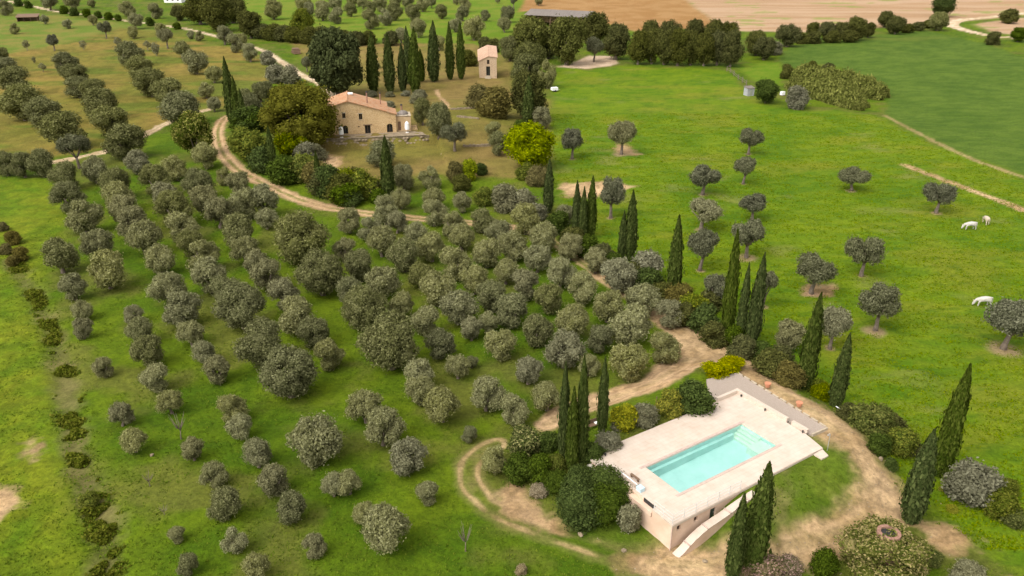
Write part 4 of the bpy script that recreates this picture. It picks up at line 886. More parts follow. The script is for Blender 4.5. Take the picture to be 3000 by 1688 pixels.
grove('olive_dark', L('11', "40,1235,170 170,1250,170 310,1235,190"), 'dense clipped olive of the hedge at the left edge, {}', 'olive hedge at the left edge', 1.1, 'from the left', 'leftmost', 'rightmost')
grove('olive', L('11', "1545,1180,190") , 'grey olive below the pale flowering magnolia like tree', None, 1.0)
grove('grey_bush', L('11', "2020,440,115 2080,560,150 2190,565,150"), 'grey leafy bush along the upper driveway, {}', 'grey bushes by the driveway', .85, 'from the top', cat='bush', name='grey_bush')
grove('olive_dark', L('11', "1960,700,130 1860,740,120 1900,800,150 2010,680,110"), 'dark olive crowded behind the tall cypress clump, {}', 'dark olives behind the cypress clump', 1.1, 'from the top')
grove('dark_bush', L('11', "140,22,60 210,35,60 480,75,65 560,90,65 655,100,65 740,112,55 820,122,60 890,135,50 1130,165,65 1335,195,55"), 'round clipped bush of the upper driveway hedge, {}', 'round bushes along the upper driveway', .9, 'from the left', 'leftmost', 'rightmost', 'bush', 'round_bush')
grove('oak_tree', L('11', "1500,70,230 1640,110,260 1750,70,210 1885,190,200 1345,105,110"), 'dark tree of the small wood above the driveway, {}', 'dark wood above the driveway', .95, 'in order', 'first', 'last beside the driveway', 'tree', 'dark_tree')
grove('hedge_bush', L('11', "1980,240,130 2060,245,145 2140,255,140 2220,265,140 2330,270,145 2420,270,150"), 'dark bush in the hedge under the far lawn, {}', 'hedge under the far lawn', .8, 'from the left', 'leftmost', 'rightmost', 'bush', 'hedge_bush')
grove('hedge_bush', L('12', "30,285,120 120,290,120 200,285,110 370,290,120 1080,330,110 1150,345,110 960,440,130"), 'dark bush behind the farmhouse cypress row, {}', 'bushes behind the cypress row', .85, 'from the left', 'leftmost', 'rightmost', 'bush', 'hedge_bush')
grove('yellowgreen_tree', L('11', "2280,175,165"), 'bright green tree in the hedge left of the conifer', None, 1.2, cat='tree', name='broad_tree')
FARL = [('back', "80,5,90 160,25,80 290,30,110 410,15,90 500,10,100 610,35,100 680,20,75 870,5,60 925,40,95 1180,5,40 1490,5,70"),
        ('middle', "70,75,95 220,60,90 400,90,120 540,100,120 757,90,95 915,105,100 1085,120,75 1255,110,110"),
        ('front', "215,150,130 335,130,115 580,215,125 860,190,100 450,270,100 740,330,95 1000,215,165 1230,190,100")]
for nm, s in FARL: grove('olive_dark' if nm == 'middle' else 'olive', L('12', s), 'olive tree, {} in the '+nm+' line of the bright far lawn', 'olives on the far lawn', 1.05, 'from the left', 'leftmost', 'rightmost')
grove('olive', L('11', "2060,75,135 2290,30,120 2430,85,130 2540,120,110 2530,30,100 2330,70,90"), 'olive tree at the left end of the far lawn, {}', 'olives at the left end of the far lawn', 1.05, 'in order', 'leftmost', 'rightmost')
by_centre('olive_field', '12', 1300, 20, 60, 1.3, name='olive_tree', label='small olive standing on the edge of the ploughed field', cat='olive tree')
# garden and terraces of the farmhouse
for c_, x, y, q, kind, hr, lab in [('12',610,850,140,'olive_dark',1.4,'tall dark olive just right of the farmhouse wing'), ('12',735,915,195,'olive_dark',1.25,'large dark olive right of the farmhouse, beside its taller neighbour'),
  ('12',855,1040,190,'olive_field',1.1,'olive with a thick dark trunk below the farmhouse terrace'), ('12',1150,980,125,'olive',.9,'small grey olive between the garden walls and the lime green tree'),
  ('12',1190,1085,150,'olive_dark',1.2,'dark olive touching the left side of the lime green tree'), ('12',300,1160,215,'olive_dark',.9,'olive behind the lone cypress on the garden lawn'),
  ('12',1520,890,145,'olive_pale',1.1,'grey olive right of the slim cypress at the pasture edge'), ('12',1910,380,130,'olive_field',1.35,'olive standing alone on the pale gravel court'),
  ('12',1555,560,140,'olive',1.5,'grey tree on the right flank of the tall evergreen group'), ('12',1275,370,160,'olive_dark',1.1,'grey dark tree right of the stone tower'),
  ('12',260,510,70,'olive',1.2,'small olive between the first two cypresses behind the farmhouse'), ('12',590,720,110,'grey_bush',.7,'grey bush on the slope above the two dark olives')]:
    by_centre(kind, c_, x, y, q, hr, name='olive_tree' if 'olive' in kind else 'grey_bush', label=lab, cat='olive tree' if 'olive' in kind else 'bush')
grove('olive', L('22', "450,55,150 690,50,150 910,85,145 1690,170,150"), 'grey olive on the upper side of the driveway, {}', 'olives above the driveway', 1.05, 'from the left', 'leftmost', 'rightmost')
grove('yellowgreen_bush', L('22', "1080,30,150"), 'yellowish bush on the upper side of the driveway', None, .9, cat='bush', name='garden_bush')
grove('grey_bush', L('22', "1230,50,220 1370,70,200 1480,150,140"), 'dense grey bush left of the first hedge cypress, {}', 'grey bushes left of the hedge cypress', .85, 'from the left', 'leftmost', 'rightmost', 'bush', 'grey_bush')
grove('rust_bush', L('12', "1030,730,190 1160,780,245"), 'reddish green round bush below the stone tower, {}', 'round bushes below the tower', .85, '', 'the smaller one at left', 'the larger one at right', 'bush', 'round_bush')
by_centre('lime_tree', '12', 1420, 1105, 375, .88, name='broad_tree', label='bright lime green spreading tree at the corner of the pasture', cat='tree')
by_centre('yellowgreen_bush', '12', 1385, 1290, 140, .9, name='garden_bush', label='yellow green bush at the foot of the lime green tree', cat='bush')
by_centre('rust_bush', '12', 1480, 1330, 160, .9, name='garden_bush', label='brownish bush right below the lime green tree', cat='bush')
by_centre('lime_bush', '12', 960, 1285, 135, 1.1, name='garden_bush', label='small bright yellow green shrub on the garden lawn', cat='bush')
by_centre('rust_bush', '12', 860, 1300, 125, 1.2, name='garden_bush', label='brownish red shrub left of the bright yellow green shrub', cat='bush')
by_centre('dark_bush', '12', 1055, 1280, 85, 1.0, name='garden_bush', label='small dark round shrub right of the bright yellow green shrub', cat='bush')
by_centre('hedge_bush', '12', 900, 1380, 150, .8, name='garden_bush', label='dark low shrub under the bright yellow green shrub', cat='bush')
by_centre('walnut', '11', 2250, 840, 545, .90, name='round_tree', label='huge round olive brown tree in front of the farmhouse', cat='tree')
by_base('conifer', 'P', 852, 243, 66, 150, name='conifer_tree', label='big dark conifer with a bare lower trunk behind the farmhouse', cat='conifer')
by_centre('magnolia_tree', '11', 1465, 1025, 275, 1.2, name='broad_tree', label='dark glossy tree dotted with pale blooms by the driveway bend', cat='tree')
for x, y, q, kind, hr, lab in [(150,720,300,'yellowgreen_tree',.85,'yellow green tree inside the driveway bend, left of the slim cypress'), (545,715,270,'yellowgreen_tree',.85,'yellow green tree inside the driveway bend, right of the slim cypress'),
   (300,820,170,'dark_bush',.9,'dark bush under the two yellow green trees'), (480,960,230,'dark_bush',.9,'dark bush beside the driveway below the slim cypress'), (170,500,260,'dark_bush',.6,'low dark green hedge under the cypress clump'),
   (700,805,190,'grey_bush',.8,'grey leafed shrub below the round tree'), (650,950,210,'yellowgreen_bush',.9,'yellowish shrub left of the thin dark cypress'), (780,1000,190,'rust_bush',.95,'olive brown shrub around the thin dark cypress'),
   (900,1070,230,'dark_bush',1.0,'tall dark shrub by the driveway curve'), (1080,1070,200,'yellowgreen_bush',1.0,'yellow green shrub at the left of the garden edge pair'), (1260,1090,230,'yellowgreen_bush',1.0,'yellow green shrub at the right of the garden edge pair'),
   (1080,1190,260,'dark_bush',.55,'low dark shrub at the foot of the garden edge'), (1330,1150,150,'hedge_bush',.9,'dark shrub beside the lone lawn cypress')]:
    by_centre(kind, 'h', x, y, q*1.22, hr, name='broad_tree' if 'tree' in kind else 'garden_bush', label=lab, cat='tree' if 'tree' in kind else 'bush')
for x, y, q, kind, hr, lab in [(250,955,210,'dark_bush',.9,'dark shrub below the left yellow green tree'), (430,1035,170,'dark_bush',.9,'dark shrub on the bank above the driveway curve'), (600,1030,230,'yellowgreen_bush',.85,'mottled yellowish shrub on the bank above the driveway'),
   (760,1140,230,'hedge_bush',.9,'dark olive shrub low on the driveway bank'), (900,1190,260,'hedge_bush',.8,'broad dark shrub at the lowest part of the driveway bank'), (960,1270,200,'dark_bush',.6,'low dark shrub under the yellow green garden edge'),
   (1190,1250,150,'dark_bush',.7,'dark shrub left of the lone lawn cypress foot'), (680,905,180,'grey_bush',.7,'grey shrub in the middle of the driveway bank'), (160,640,300,'dark_bush',.6,'dark green hedge bush behind the yellow green trees'), (1000,1130,180,'hedge_bush',1.0,'upright dark shrub left of the yellow green garden edge')]:
    by_centre(kind, 'H', x, y, q, hr, name='garden_bush', label=lab, cat='bush')
for x, y, q in ((1310,245,120),(1490,250,110),(1640,245,120),(1750,290,130),(1500,340,120),(1640,335,110)):
    pass
grove('grey_bush', [('h',1310,240,110),('h',1490,245,90),('h',1640,238,90),('h',1480,340,110),('h',1740,290,150)], 'small grey green border shrub behind the farmhouse roof, {}', 'border shrubs behind the farmhouse', .55, 'in order', 'leftmost', 'rightmost', 'bush', 'border_shrub')
# tree belt and tall evergreens
grove('pine_tree', L('12', "1430,300,270 1570,330,190 1700,320,290"), 'dense evergreen in front of the barn, {}', 'evergreens in front of the barn', 1.15, '', 'leftmost', 'rightmost', 'tree', 'evergreen_tree')
grove('oak_tree', L('12', "1900,235,220 2080,320,210"), 'dark evergreen behind the gravel court, {}', 'evergreens behind the gravel court', 1.2, '', 'left one', 'right one', 'tree', 'evergreen_tree')
grove('oak_tree', L('13', "-330,365,160 -230,360,160 -130,360,170 -30,365,170 70,370,160 170,375,160 270,370,160 370,375,170"), 'brown green tree in the tall belt above the pasture, {}', 'tall tree belt above the pasture', 1.5, 'from the left', 'leftmost', 'rightmost', 'tree', 'belt_tree')
grove('oak_tree', L('13', "-250,270,170 -90,265,170 90,255,160 250,265,170 340,260,150"), 'taller dark tree behind the belt above the pasture, {}', 'back row of the tree belt', 1.2, 'from the left', 'leftmost', 'rightmost', 'tree', 'belt_tree')
for x, y, q, hr, kind, lab in [(1420,450,240,1.0,'pine_tree','light green crown at the top of the tall evergreen group'), (1390,540,210,1.1,'pine_tree','light green evergreen in the middle of the tall group'), (1410,730,300,1.15,'oak_tree','big dark evergreen at the front of the tall group')]:
    by_centre(kind, '12', x, y, q, hr, name='evergreen_tree', label=lab, cat='tree')
by_centre('dark_bush', '12', 1345, 960, 100, 1.0, name='garden_bush', label='small dark bush at the foot of the slim yellowish cypress', cat='bush')
grove('oak_tree', L('13', "560,330,180 620,370,170 800,270,170 985,235,120 1085,235,130 1200,235,130 1310,220,170 1405,230,110 1530,150,120 1610,190,140"), 'tree in the hedge between the stubble field and the crop field, {}', 'hedge trees of the crop field', .95, 'from the left', 'leftmost', 'rightmost', 'tree', 'hedge_tree')
grove('hedge_bush', L('13', "900,290,110 1700,215,90 1780,200,90 1850,185,80 1000,285,120 1130,280,120 1260,275,120"), 'low dark bush filling the crop field hedge, {}', 'low bushes of the crop field hedge', .7, 'in order', 'first', 'last', 'bush', 'hedge_bush')
for x, y, q, kind, lab in [(1930,165,150,'olive_dark','round grey tree at the bend of the farm road'), (1965,50,170,'dark_tree','dark green tree behind the round grey tree at the road bend'), (2540,265,120,'dark_tree','small green tree at the right edge below the farm road'),
   (2355,290,110,'hedge_bush','low bush beside the lower arm of the farm road'), (700,365,110,'grey_bush','pale bush at the left corner of the crop field'), (985,500,85,'hedge_bush','dark shrub behind the reed bed, left one'), (1100,535,120,'hedge_bush','dark shrub behind the reed bed, right one'), (2470,125,120,'hedge_bush','low bush on the verge above the farm road')]:
    by_centre(kind, '13', x, y, q, .85, name='tree' if 'tree' in kind or 'olive' in kind else 'bush', label=lab, cat='tree' if 'tree' in kind or 'olive' in kind else 'bush')
by_centre('dark_tree', '13', 635, 695, 205, .8, name='broad_tree', label='dark green round tree at the left end of the reed bed', cat='tree')
by_centre('grey_bush', '13', 860, 740, 170, .9, name='grey_bush', label='grey brown bush between the dark round tree and the reeds', cat='bush')
by_centre('hedge_bush', '13', 780, 540, 100, 1.0, name='hedge_bush', label='dark bush at the upper end of the reed bed', cat='bush')
# single olives of the pasture (crop, trunk foot x, y, top y, width)
for c_, x, yb, yt, q, lab in [('12',1740,1200,970,205,'olive with a straight bare trunk nearest the lime green tree'), ('12',2115,1165,915,225,'olive on a mound of bare earth in the upper pasture'),
  ('13',495,1165,970,200,'olive leaning right on a thin trunk, high in the pasture'), ('13',455,1390,1185,185,'small olive with a pale forked trunk below the leaning olive'), ('13',150,1470,1255,275,'broad double crowned olive left of the small forked one'),
  ('13',1270,1440,1270,240,'lone olive in the middle of the upper pasture'), ('23',1915,160,-70,245,'olive near the dirt track above the grazing cows'), ('22',2035,195,-110,235,'grey olive behind the four hedge cypresses'),
  ('23',140,285,60,310,'spreading olive above the pale round one'), ('23',525,215,15,225,'olive just above the drooping one'), ('23',130,595,290,265,'pale round olive on a thin straight trunk'),
  ('23',480,500,210,290,'drooping olive on a bare earth ring behind the cypress trio'), ('23',970,770,475,320,'wide pale olive behind the single tall cypress'), ('23',1350,635,335,300,'dark round olive in the open middle of the pasture'),
  ('23',1450,1050,705,330,'big olive leaning right over its earth mound'), ('23',1110,1185,875,270,'olive just above the shorter right hand cypress'), ('23',2415,1190,820,430,'largest dark olive on a round bare earth ring at the right edge'),
  ('23',605,870,600,200,'grey olive half hidden behind the cypress trio'), ('23',240,880,620,210,'grey olive rising behind the hedge left of the cypress trio')]:
    o, (X, Y, Z, wm, h) = by_base('olive_field', c_, x, yb, yt, q, name='olive_tree', label=lab, cat='olive tree', group='single olives on the pasture')
    ring(X, Y, wm*(.33 if 'ring' in lab or 'mound' in lab else .15))
grove('olive_pale', L('23', "800,1080,240"), 'pale grey olive pressed against the hedge bushes', None, 1.0)
by_centre('grey_bush', '33', 2185, 735, 345, .9, name='grey_bush', label='big pale grey bush right of the tallest leaning cypress', cat='bush')
# cypresses (crop P: foot x, foot y, tip y, width)
for c_, x, yb, yt, q, lab, g_ in [
  ('P',940,232,82,30,'leftmost tall cypress of the row behind the farmhouse','row'), ('P',982,232,82,28,'second tall cypress of the row behind the farmhouse','row'), ('P',1014,230,108,22,'slim cypress, third in the row behind the farmhouse','row'),
  ('P',1030,212,66,22,'cypress at the back of the merged pair in the farmhouse row','row'), ('P',1045,233,68,30,'cypress at the front of the merged pair in the farmhouse row','row'), ('P',1061,205,122,18,'shortest dark cypress of the row behind the farmhouse','row'),
  ('P',1092,206,52,30,'broad cypress standing apart right of the merged pair','row'), ('P',1133,200,56,21,'left one of the two right end cypresses of the farmhouse row','row'), ('P',1160,200,54,22,'right one of the two right end cypresses of the farmhouse row','row'),
  ('P',588,318,143,27,'tallest cypress of the clump at the driveway bend','clump'), ('P',602,320,190,20,'middle cypress of the clump at the driveway bend','clump'), ('P',615,322,222,18,'lowest right cypress of the clump at the driveway bend','clump'),
  ('P',688,435,316,20,'slim yellowish cypress between the two yellow green trees',None), ('P',803,478,378,17,'thin dark cypress among the shrubs by the driveway curve',None), ('P',978,500,340,32,'lone cypress on the lawn below the farmhouse',None),
  ('P',1328,318,190,28,'slim yellowish cypress in front of the tall evergreen group',None),
  ('P',1379,535,400,25,'cypress at the upper end of the diagonal hedge','hedge'), ('P',1449,592,453,22,'left cypress of the hedge group of three','hedge'), ('P',1465,604,468,20,'middle cypress of the hedge group of three','hedge'), ('P',1485,598,442,26,'right cypress of the hedge group of three','hedge'),
  ('P',1563,655,528,21,'shorter cypress of the hedge pair','hedge'), ('P',1584,655,478,30,'taller cypress of the hedge pair','hedge'), ('P',1692,748,540,35,'single cypress left of the cypress trio in the hedge','hedge'),
  ('P',1825,855,576,34,'left tallest cypress of the trio in the hedge','hedge'), ('P',1859,862,662,25,'slim middle cypress of the trio in the hedge','hedge'), ('P',1889,872,636,36,'right cypress of the trio in the hedge','hedge'),
  ('P',2022,980,734,42,'tall single cypress in the hedge above the gravel terrace','hedge'), ('P',2100,1026,838,38,'shorter cypress at the lower end of the hedge','hedge'),
  ('P',2363,1197,914,50,'tallest leaning cypress in the lower right corner','corner'), ('P',2289,1313,1078,58,'broad leaning cypress above the flowering dome shrub','corner'),
  ('P',1416,1160,908,28,'left cypress of the cluster beside the pool shrubs','pool'), ('P',1437,1188,972,31,'front cypress of the cluster beside the pool shrubs','pool'), ('P',1461,1165,893,32,'right tallest cypress of the cluster beside the pool shrubs','pool'), ('P',1513,1092,896,27,'single cypress between the pool cluster and the yellow shrub','pool'),
  ('P',1840,1462,1240,42,'shorter cypress standing in front of the pool terrace','front'), ('P',1888,1436,1162,62,'taller cypress standing in front of the pool terrace','front')]:
    by_base('cypress', c_, x, yb, yt, q, name='cypress', label=lab, cat='cypress', group={'row':'cypress row behind the farmhouse','clump':'cypress clump at the driveway bend','hedge':'cypresses along the diagonal hedge','pool':'cypresses beside the pool shrubs'}.get(g_))
# diagonal hedge between orchard and pasture
HB = [(1405,560,60,'dark'),(1440,600,60,'hedge'),(1480,620,64,'dark'),(1515,640,60,'hedge'),(1545,665,60,'dark'),(1590,690,70,'hedge'),(1625,672,85,'grey'),(1635,715,80,'dark'),(1668,735,62,'hedge'),(1712,745,70,'rust'),
      (1745,775,80,'yellowgreen'),(1720,790,70,'hedge'),(1775,800,80,'dark'),(1790,755,60,'hedge'),(1800,840,70,'hedge'),(1845,845,60,'dark'),(1868,875,70,'hedge'),(1915,885,60,'dark'),(1940,915,80,'hedge'),(1960,900,70,'hedge'),(1985,945,70,'rust'),(2062,975,50,'yellowgreen'),(2135,1040,48,'hedge')]
for i, (x, y, q, k_) in enumerate(HB):
    by_centre(k_+'_bush', 'P', x, y, q, .85, name='hedge_bush', label={'dark':'dark green','hedge':'brown green','grey':'grey','rust':'rusty','yellowgreen':'yellowish'}[k_]+f' bush, {nth(i, len(HB), "topmost", "lowest", "from the top")} in the diagonal hedge by the pool road', cat='bush', group='bushes of the diagonal hedge')
# around the pool
for c_, x, y, q, hr, kind, lab in [
  ('32',1385,440,255,.8,'magnolia_bush','glossy light leafed shrub at the left of the pool shrubbery'), ('32',1570,440,175,.85,'dark_bush','dark round shrub left of the cypress cluster'), ('32',1350,630,230,.95,'dark_bush','dark tall shrub below the glossy one'),
  ('32',1500,640,230,.8,'dark_bush','dark shrub in front of the cypress cluster, left of its feet'), ('32',1620,600,170,.7,'weed_bush','rough green undergrowth at the feet of the cypress cluster'), ('32',1790,690,190,.7,'dark_bush','dark shrub right of the cypress feet beside the terrace wall'),
  ('32',1630,735,160,.8,'dome_bush','clipped dome shrub, small left one of the green cluster'), ('32',1780,770,220,.75,'dome_bush','clipped dome shrub, upper middle one of the green cluster'), ('32',1985,730,240,.75,'dome_bush','clipped dome shrub against the terrace wall, upper right'),
  ('32',1790,925,280,.85,'dome_bush','biggest clipped dome shrub at the front of the green cluster'), ('32',1985,905,240,.9,'dome_bush','clipped dome shrub, front right one of the green cluster'), ('32',2090,820,190,.8,'dome_bush','clipped dome shrub touching the ledge of the terrace'),
  ('32',1995,1015,100,.9,'weed_bush','small yellowish shrub at the foot of the dome cluster'), ('32',2175,1010,190,1.05,'grey_bush','loose grey green shrub at the corner wall of the terrace'), ('32',1485,800,130,.7,'straw_bush','dry straw coloured grass clump below the dark shrubs'),
  ('32',2015,430,180,.75,'grey_bush','silver grey shrub on the left edge of the terrace'), ('32',1890,515,180,.7,'dark_bush','green shrub at the left corner of the terrace paving'), ('32',2285,235,190,.85,'grey_bush','silver grey shrub right of the round yellow shrub'),
  ('32',2130,245,190,1.0,'yellow_bush','round golden yellow shrub beside the single cypress'), ('32',2470,150,195,1.05,'yellow_bush','bright yellow shrub left of the dark green one by the far terrace corner'), ('33',80,105,275,.8,'dark_bush','big dark green shrub at the far edge of the terrace'),
  ('32',2080,315,100,.7,'grey_bush','low grey shrub at the foot of the round yellow shrub'), ('23',260,1345,200,.5,'yellow_bush','yellow shrub above the gravel terrace, left half'), ('23',370,1290,180,.6,'yellow_bush','yellow shrub above the gravel terrace, right half'),
  ('33',1040,60,150,.9,'yellowgreen_bush','yellowish shrub left of the shorter hedge end cypress'), ('33',1255,200,115,.8,'hedge_bush','small dark shrub right of the shorter hedge end cypress'), ('33',1440,270,300,.75,'weed_bush','broad dark shrub beside the white pole'), ('33',1570,300,200,.7,'hedge_bush','dark shrub joined to the broad one by the white pole'),
  ('33',1485,450,170,.85,'dark_bush','round clipped bush by the stony verge of the road'), ('33',1640,430,220,.85,'yellowgreen_bush','yellow green shrub between the round bush and the leaning cypresses'), ('33',1720,480,150,.8,'hedge_bush','dark shrub at the left of the leaning cypresses'), ('33',1570,605,95,.9,'dark_bush','small round dark bush on the stony verge'),
  ('33',2420,920,240,.9,'weed_bush','rough dark shrub at the right edge below the grey bush'), ('33',2500,1010,180,.7,'weed_bush','rough dark shrub in the far right corner of the slope'), ('33',1075,1340,195,1.05,'dark_bush','dark green upright bush at the bottom edge left of the dome shrub'),
  ('33',640,1400,300,.5,'pink_bush','pink flowering shrub at the feet of the two front cypresses'), ('33',800,1370,200,.55,'pink_bush','faded pink shrub right of the two front cypresses'), ('33',450,1430,180,.45,'pink_bush','pink flowering shrub under the shorter front cypress'), ('33',2150,1420,240,.5,'grey_bush','grey shrub at the bottom right edge'), ('33',1850,1300,180,.5,'weed_bush','low green shrub right of the flowering dome shrub'),
  ('32',1360,1400,90,.8,'straw_bush','dry tuft on the grass left of the wheel tracks'), ('31',665,870,130,.8,'yellowgreen_bush','yellow green bush in the ditch at the left'), ('33',2030,935,90,.5,'yellow_bush','small clump of yellow flowers on the right slope'), ('33',1945,795,40,.8,'yellow_bush','tiny yellow plant between the leaning cypress and the grey bush'),
  ('33',2450,770,180,.5,'weed_bush','low scrub behind the big grey bush')]:
    if 'dome' in kind: q *= 1.2
    by_centre(kind, c_, x, y, q, hr, name='shrub', label=lab, cat='shrub')
_, DOME = by_centre('oleander_big', '33', 1540, 1275, 640, .62, name='flowering_shrub', label='large dome shrub with faded cream flowers in the lower right', cat='shrub')
grove('rust_bush', L('21', "20,260,80 90,350,120 40,430,100 150,470,120 90,520,90"), 'brownish scrub at the upper end of the ditch, {}', 'scrub at the head of the ditch', .8, 'in order', 'first', 'last', 'bush', 'scrub_bush')
def brambles():
    g = np.random.default_rng(31); P, wd = DITCH; V = []; n = 0; X = []; Y = []
    for j in range(len(P)-1):
        k = 700; t = g.random(k); o = g.normal(size=(k, 2))*wd[j]*.62
        X.append(P[j][0]+(P[j+1][0]-P[j][0])*t+o[:, 0]); Y.append(P[j][1]+(P[j+1][1]-P[j][1])*t+o[:, 1])
    X = np.concatenate(X); Y = np.concatenate(Y); d = fbm(X/2.6, Y/2.6, 91, 3); ok = d > .545; X, Y, d = X[ok], Y[ok], d[ok]
    Z = land(X, Y); Z = Z-.2+g.random(len(X))*(d-.53)*3.4
    N = g.normal(size=(len(X), 3))*.6; N[:, 2] += .9; N /= np.linalg.norm(N, axis=1, keepdims=True)
    V, F = quads(np.stack([X, Y, Z], 1), N, .26, 1.5, 5)
    tag(link_mesh('brambles', np_mesh('brambles', V, F, M['weed'])), 'dark tangled brambles filling the ditch on the left', 'brambles', None, 'stuff')
brambles()
for c_, x, yb, yt, q, lab in [('32',935,1260,1060,140,'bare grey dead tree on the grass left of the wheel tracks'), ('31',1365,420,210,150,'bare pale dead tree in the lower left orchard'), ('31',1130,775,660,110,'small bare sapling in the lower left orchard'), ('31',1240,990,920,90,'bare grey stump with twigs in the lower left orchard')]:
    x_, y_ = px(c_, x, yb); X, Y, Z = ground(x_, y_); h = height_to(X, Y, Z, px(c_, 0, yt)[1]); wm = q/OFF[c_][2]*depth(X, Y, Z)/FPX
    e = empty('dead_tree', (X, Y, Z-.05), random.random()*6, lab, 'dead tree', None, (wm, wm, h))
    link_mesh('trunk', trunk_mesh('dead_trunk', int(x), M['bark'], .03, .95, .35, .4, 4), e)
    b = MB(); r_ = random.Random(int(x))
    for i in range(9):
        th = r_.uniform(0, 6.28); b.tube([(math.cos(th)*.12,math.sin(th)*.12,.45), (math.cos(th)*.4,math.sin(th)*.4,r_.uniform(.7,1.0))], [.02,.005], 4)
    b.build('twigs', M['bark'], e)
# reed bed: rounded banks of uncountable canes
def reeds():
    g = np.random.default_rng(77); Vs = []; Fs = []; o = 0
    lines = [((775,575),(1480,755),3.0), ((860,550),(1490,690),2.6), ((790,660),(1380,815),2.6), ((920,715),(1345,835),2.2), ((1150,615),(1530,740),2.8), ((1010,635),(1420,745),2.6)]
    for (a, b, rad) in lines:
        A0 = ground(*px('13', *a)); B0 = ground(*px('13', *b)); n = 5200; dx, dy = B0[0]-A0[0], B0[1]-A0[1]; ln = math.hypot(dx, dy)
        t = g.uniform(-.02, 1.02, n); ph = g.uniform(-.15, math.pi+.15, n); hh = rad*1.35*(.72+.55*vnoise(t*ln/3.1, np.full(n, rad*7), 5)); k = g.uniform(.75, 1.12, n); st = g.random(n) < .1; k[st] *= 1.22
        end = np.sqrt(np.clip(1-(np.abs(t-.5)*2)**6, .1, 1)); u = np.cos(ph)*rad*k*end; z = np.maximum(np.sin(ph), 0)*hh*k*end
        X = A0[0]+dx*t-dy/ln*u; Y = A0[1]+dy*t+dx/ln*u; Z = land(X, Y)+z
        N = np.stack([-dy/ln*np.cos(ph), dx/ln*np.cos(ph), np.sin(ph)*.6], 1)+g.normal(size=(n, 3))*.55; N /= np.linalg.norm(N, axis=1, keepdims=True)
        V, F = quads(np.stack([X, Y, Z], 1), N, .50, 2.4, int(rad*10)+len(Vs), 2.0); Vs.append(V); Fs.append(F+o); o += len(V)
    tag(link_mesh('reed_bed', np_mesh('reed_bed', np.concatenate(Vs), np.concatenate(Fs), M['reed'])), 'tall pale green reeds in a long bed at the crop field edge', 'reeds', None, 'stuff')
reeds()
# ------------------------------------------------------------------ grass tufts on the nearer meadows
def tufts(name, keyfn, n, colm, hmin, hmax, seed, label, x0, x1, y0, y1):
    g = np.random.default_rng(seed); X = g.uniform(x0, x1, n*3); Y = y0+(y1-y0)*g.random(n*3)**1.5
    ok = keyfn(X, Y); X = X[ok][:n]; Y = Y[ok][:n]; Z = land(X, Y); n = len(X)
    k = 3; X = np.repeat(X, k)+g.normal(size=n*k)*.12; Y = np.repeat(Y, k)+g.normal(size=n*k)*.12; Z = np.repeat(Z, k); n = n*k
    h = g.uniform(hmin, hmax, n); th = g.uniform(0, 6.28, n); wd = g.uniform(.05, .12, n); l = g.uniform(.0, .25, n)
    B = np.stack([X, Y, Z-.03], 1); D = np.stack([np.cos(th)*wd, np.sin(th)*wd, 0*th], 1); Tp = np.stack([np.sin(th)*l, -np.cos(th)*l, h], 1)
    V = np.stack([B-D, B+D, B+Tp], 1).reshape(-1, 3); F = np.arange(3*n).reshape(n, 3)
    tag(link_mesh(name, np_mesh(name, V, F, colm)), label, 'grass', None, 'stuff')
def not_bare(X, Y):
    m = np.ones(len(X), bool)
    for nm in ('poolroad', 'poolbranch', 'loop', 'lower'): m &= seg_dist(X, Y, LINE[nm][0], width=LINE[nm][1]) > .3
    for p in SAND: m &= sdf(X, Y, p) > 0
    m &= sdf(X, Y, DECKW) > .4
    m &= sdf(X, Y, [uv2w(*p) for p in [(20.9,1.5),(24.2,1.6),(25,15.6),(18,16),(17.5,11.5)]]) > 0
    return m
M['grass'] = foliage('grass', [(.055,.10,.004),(.092,.14,.007),(.145,.18,.014)], .3, .05)
M['grass_pasture'] = foliage('grass_pasture', [(.08,.15,.005),(.125,.175,.009),(.18,.21,.018)], .3, .05)
tufts('grass_tufts', lambda X, Y: not_bare(X, Y) & (sdf(X, Y, REG['pasture']) > 0) & (fbm(X/5, Y/5, 71, 3) > .38), 34000, M['grass'], .06, .18, 5, 'uneven green grass growing between the olive trees', -85, 60, 47, 170)
tufts('pasture_tufts', lambda X, Y: not_bare(X, Y) & (sdf(X, Y, REG['pasture']) < 0) & (fbm(X/3, Y/1.4, 72, 3) > .40), 45000, M['grass_pasture'], .07, .22, 6, 'clumpy green grass growing over the pasture', 5, 120, 55, 230)

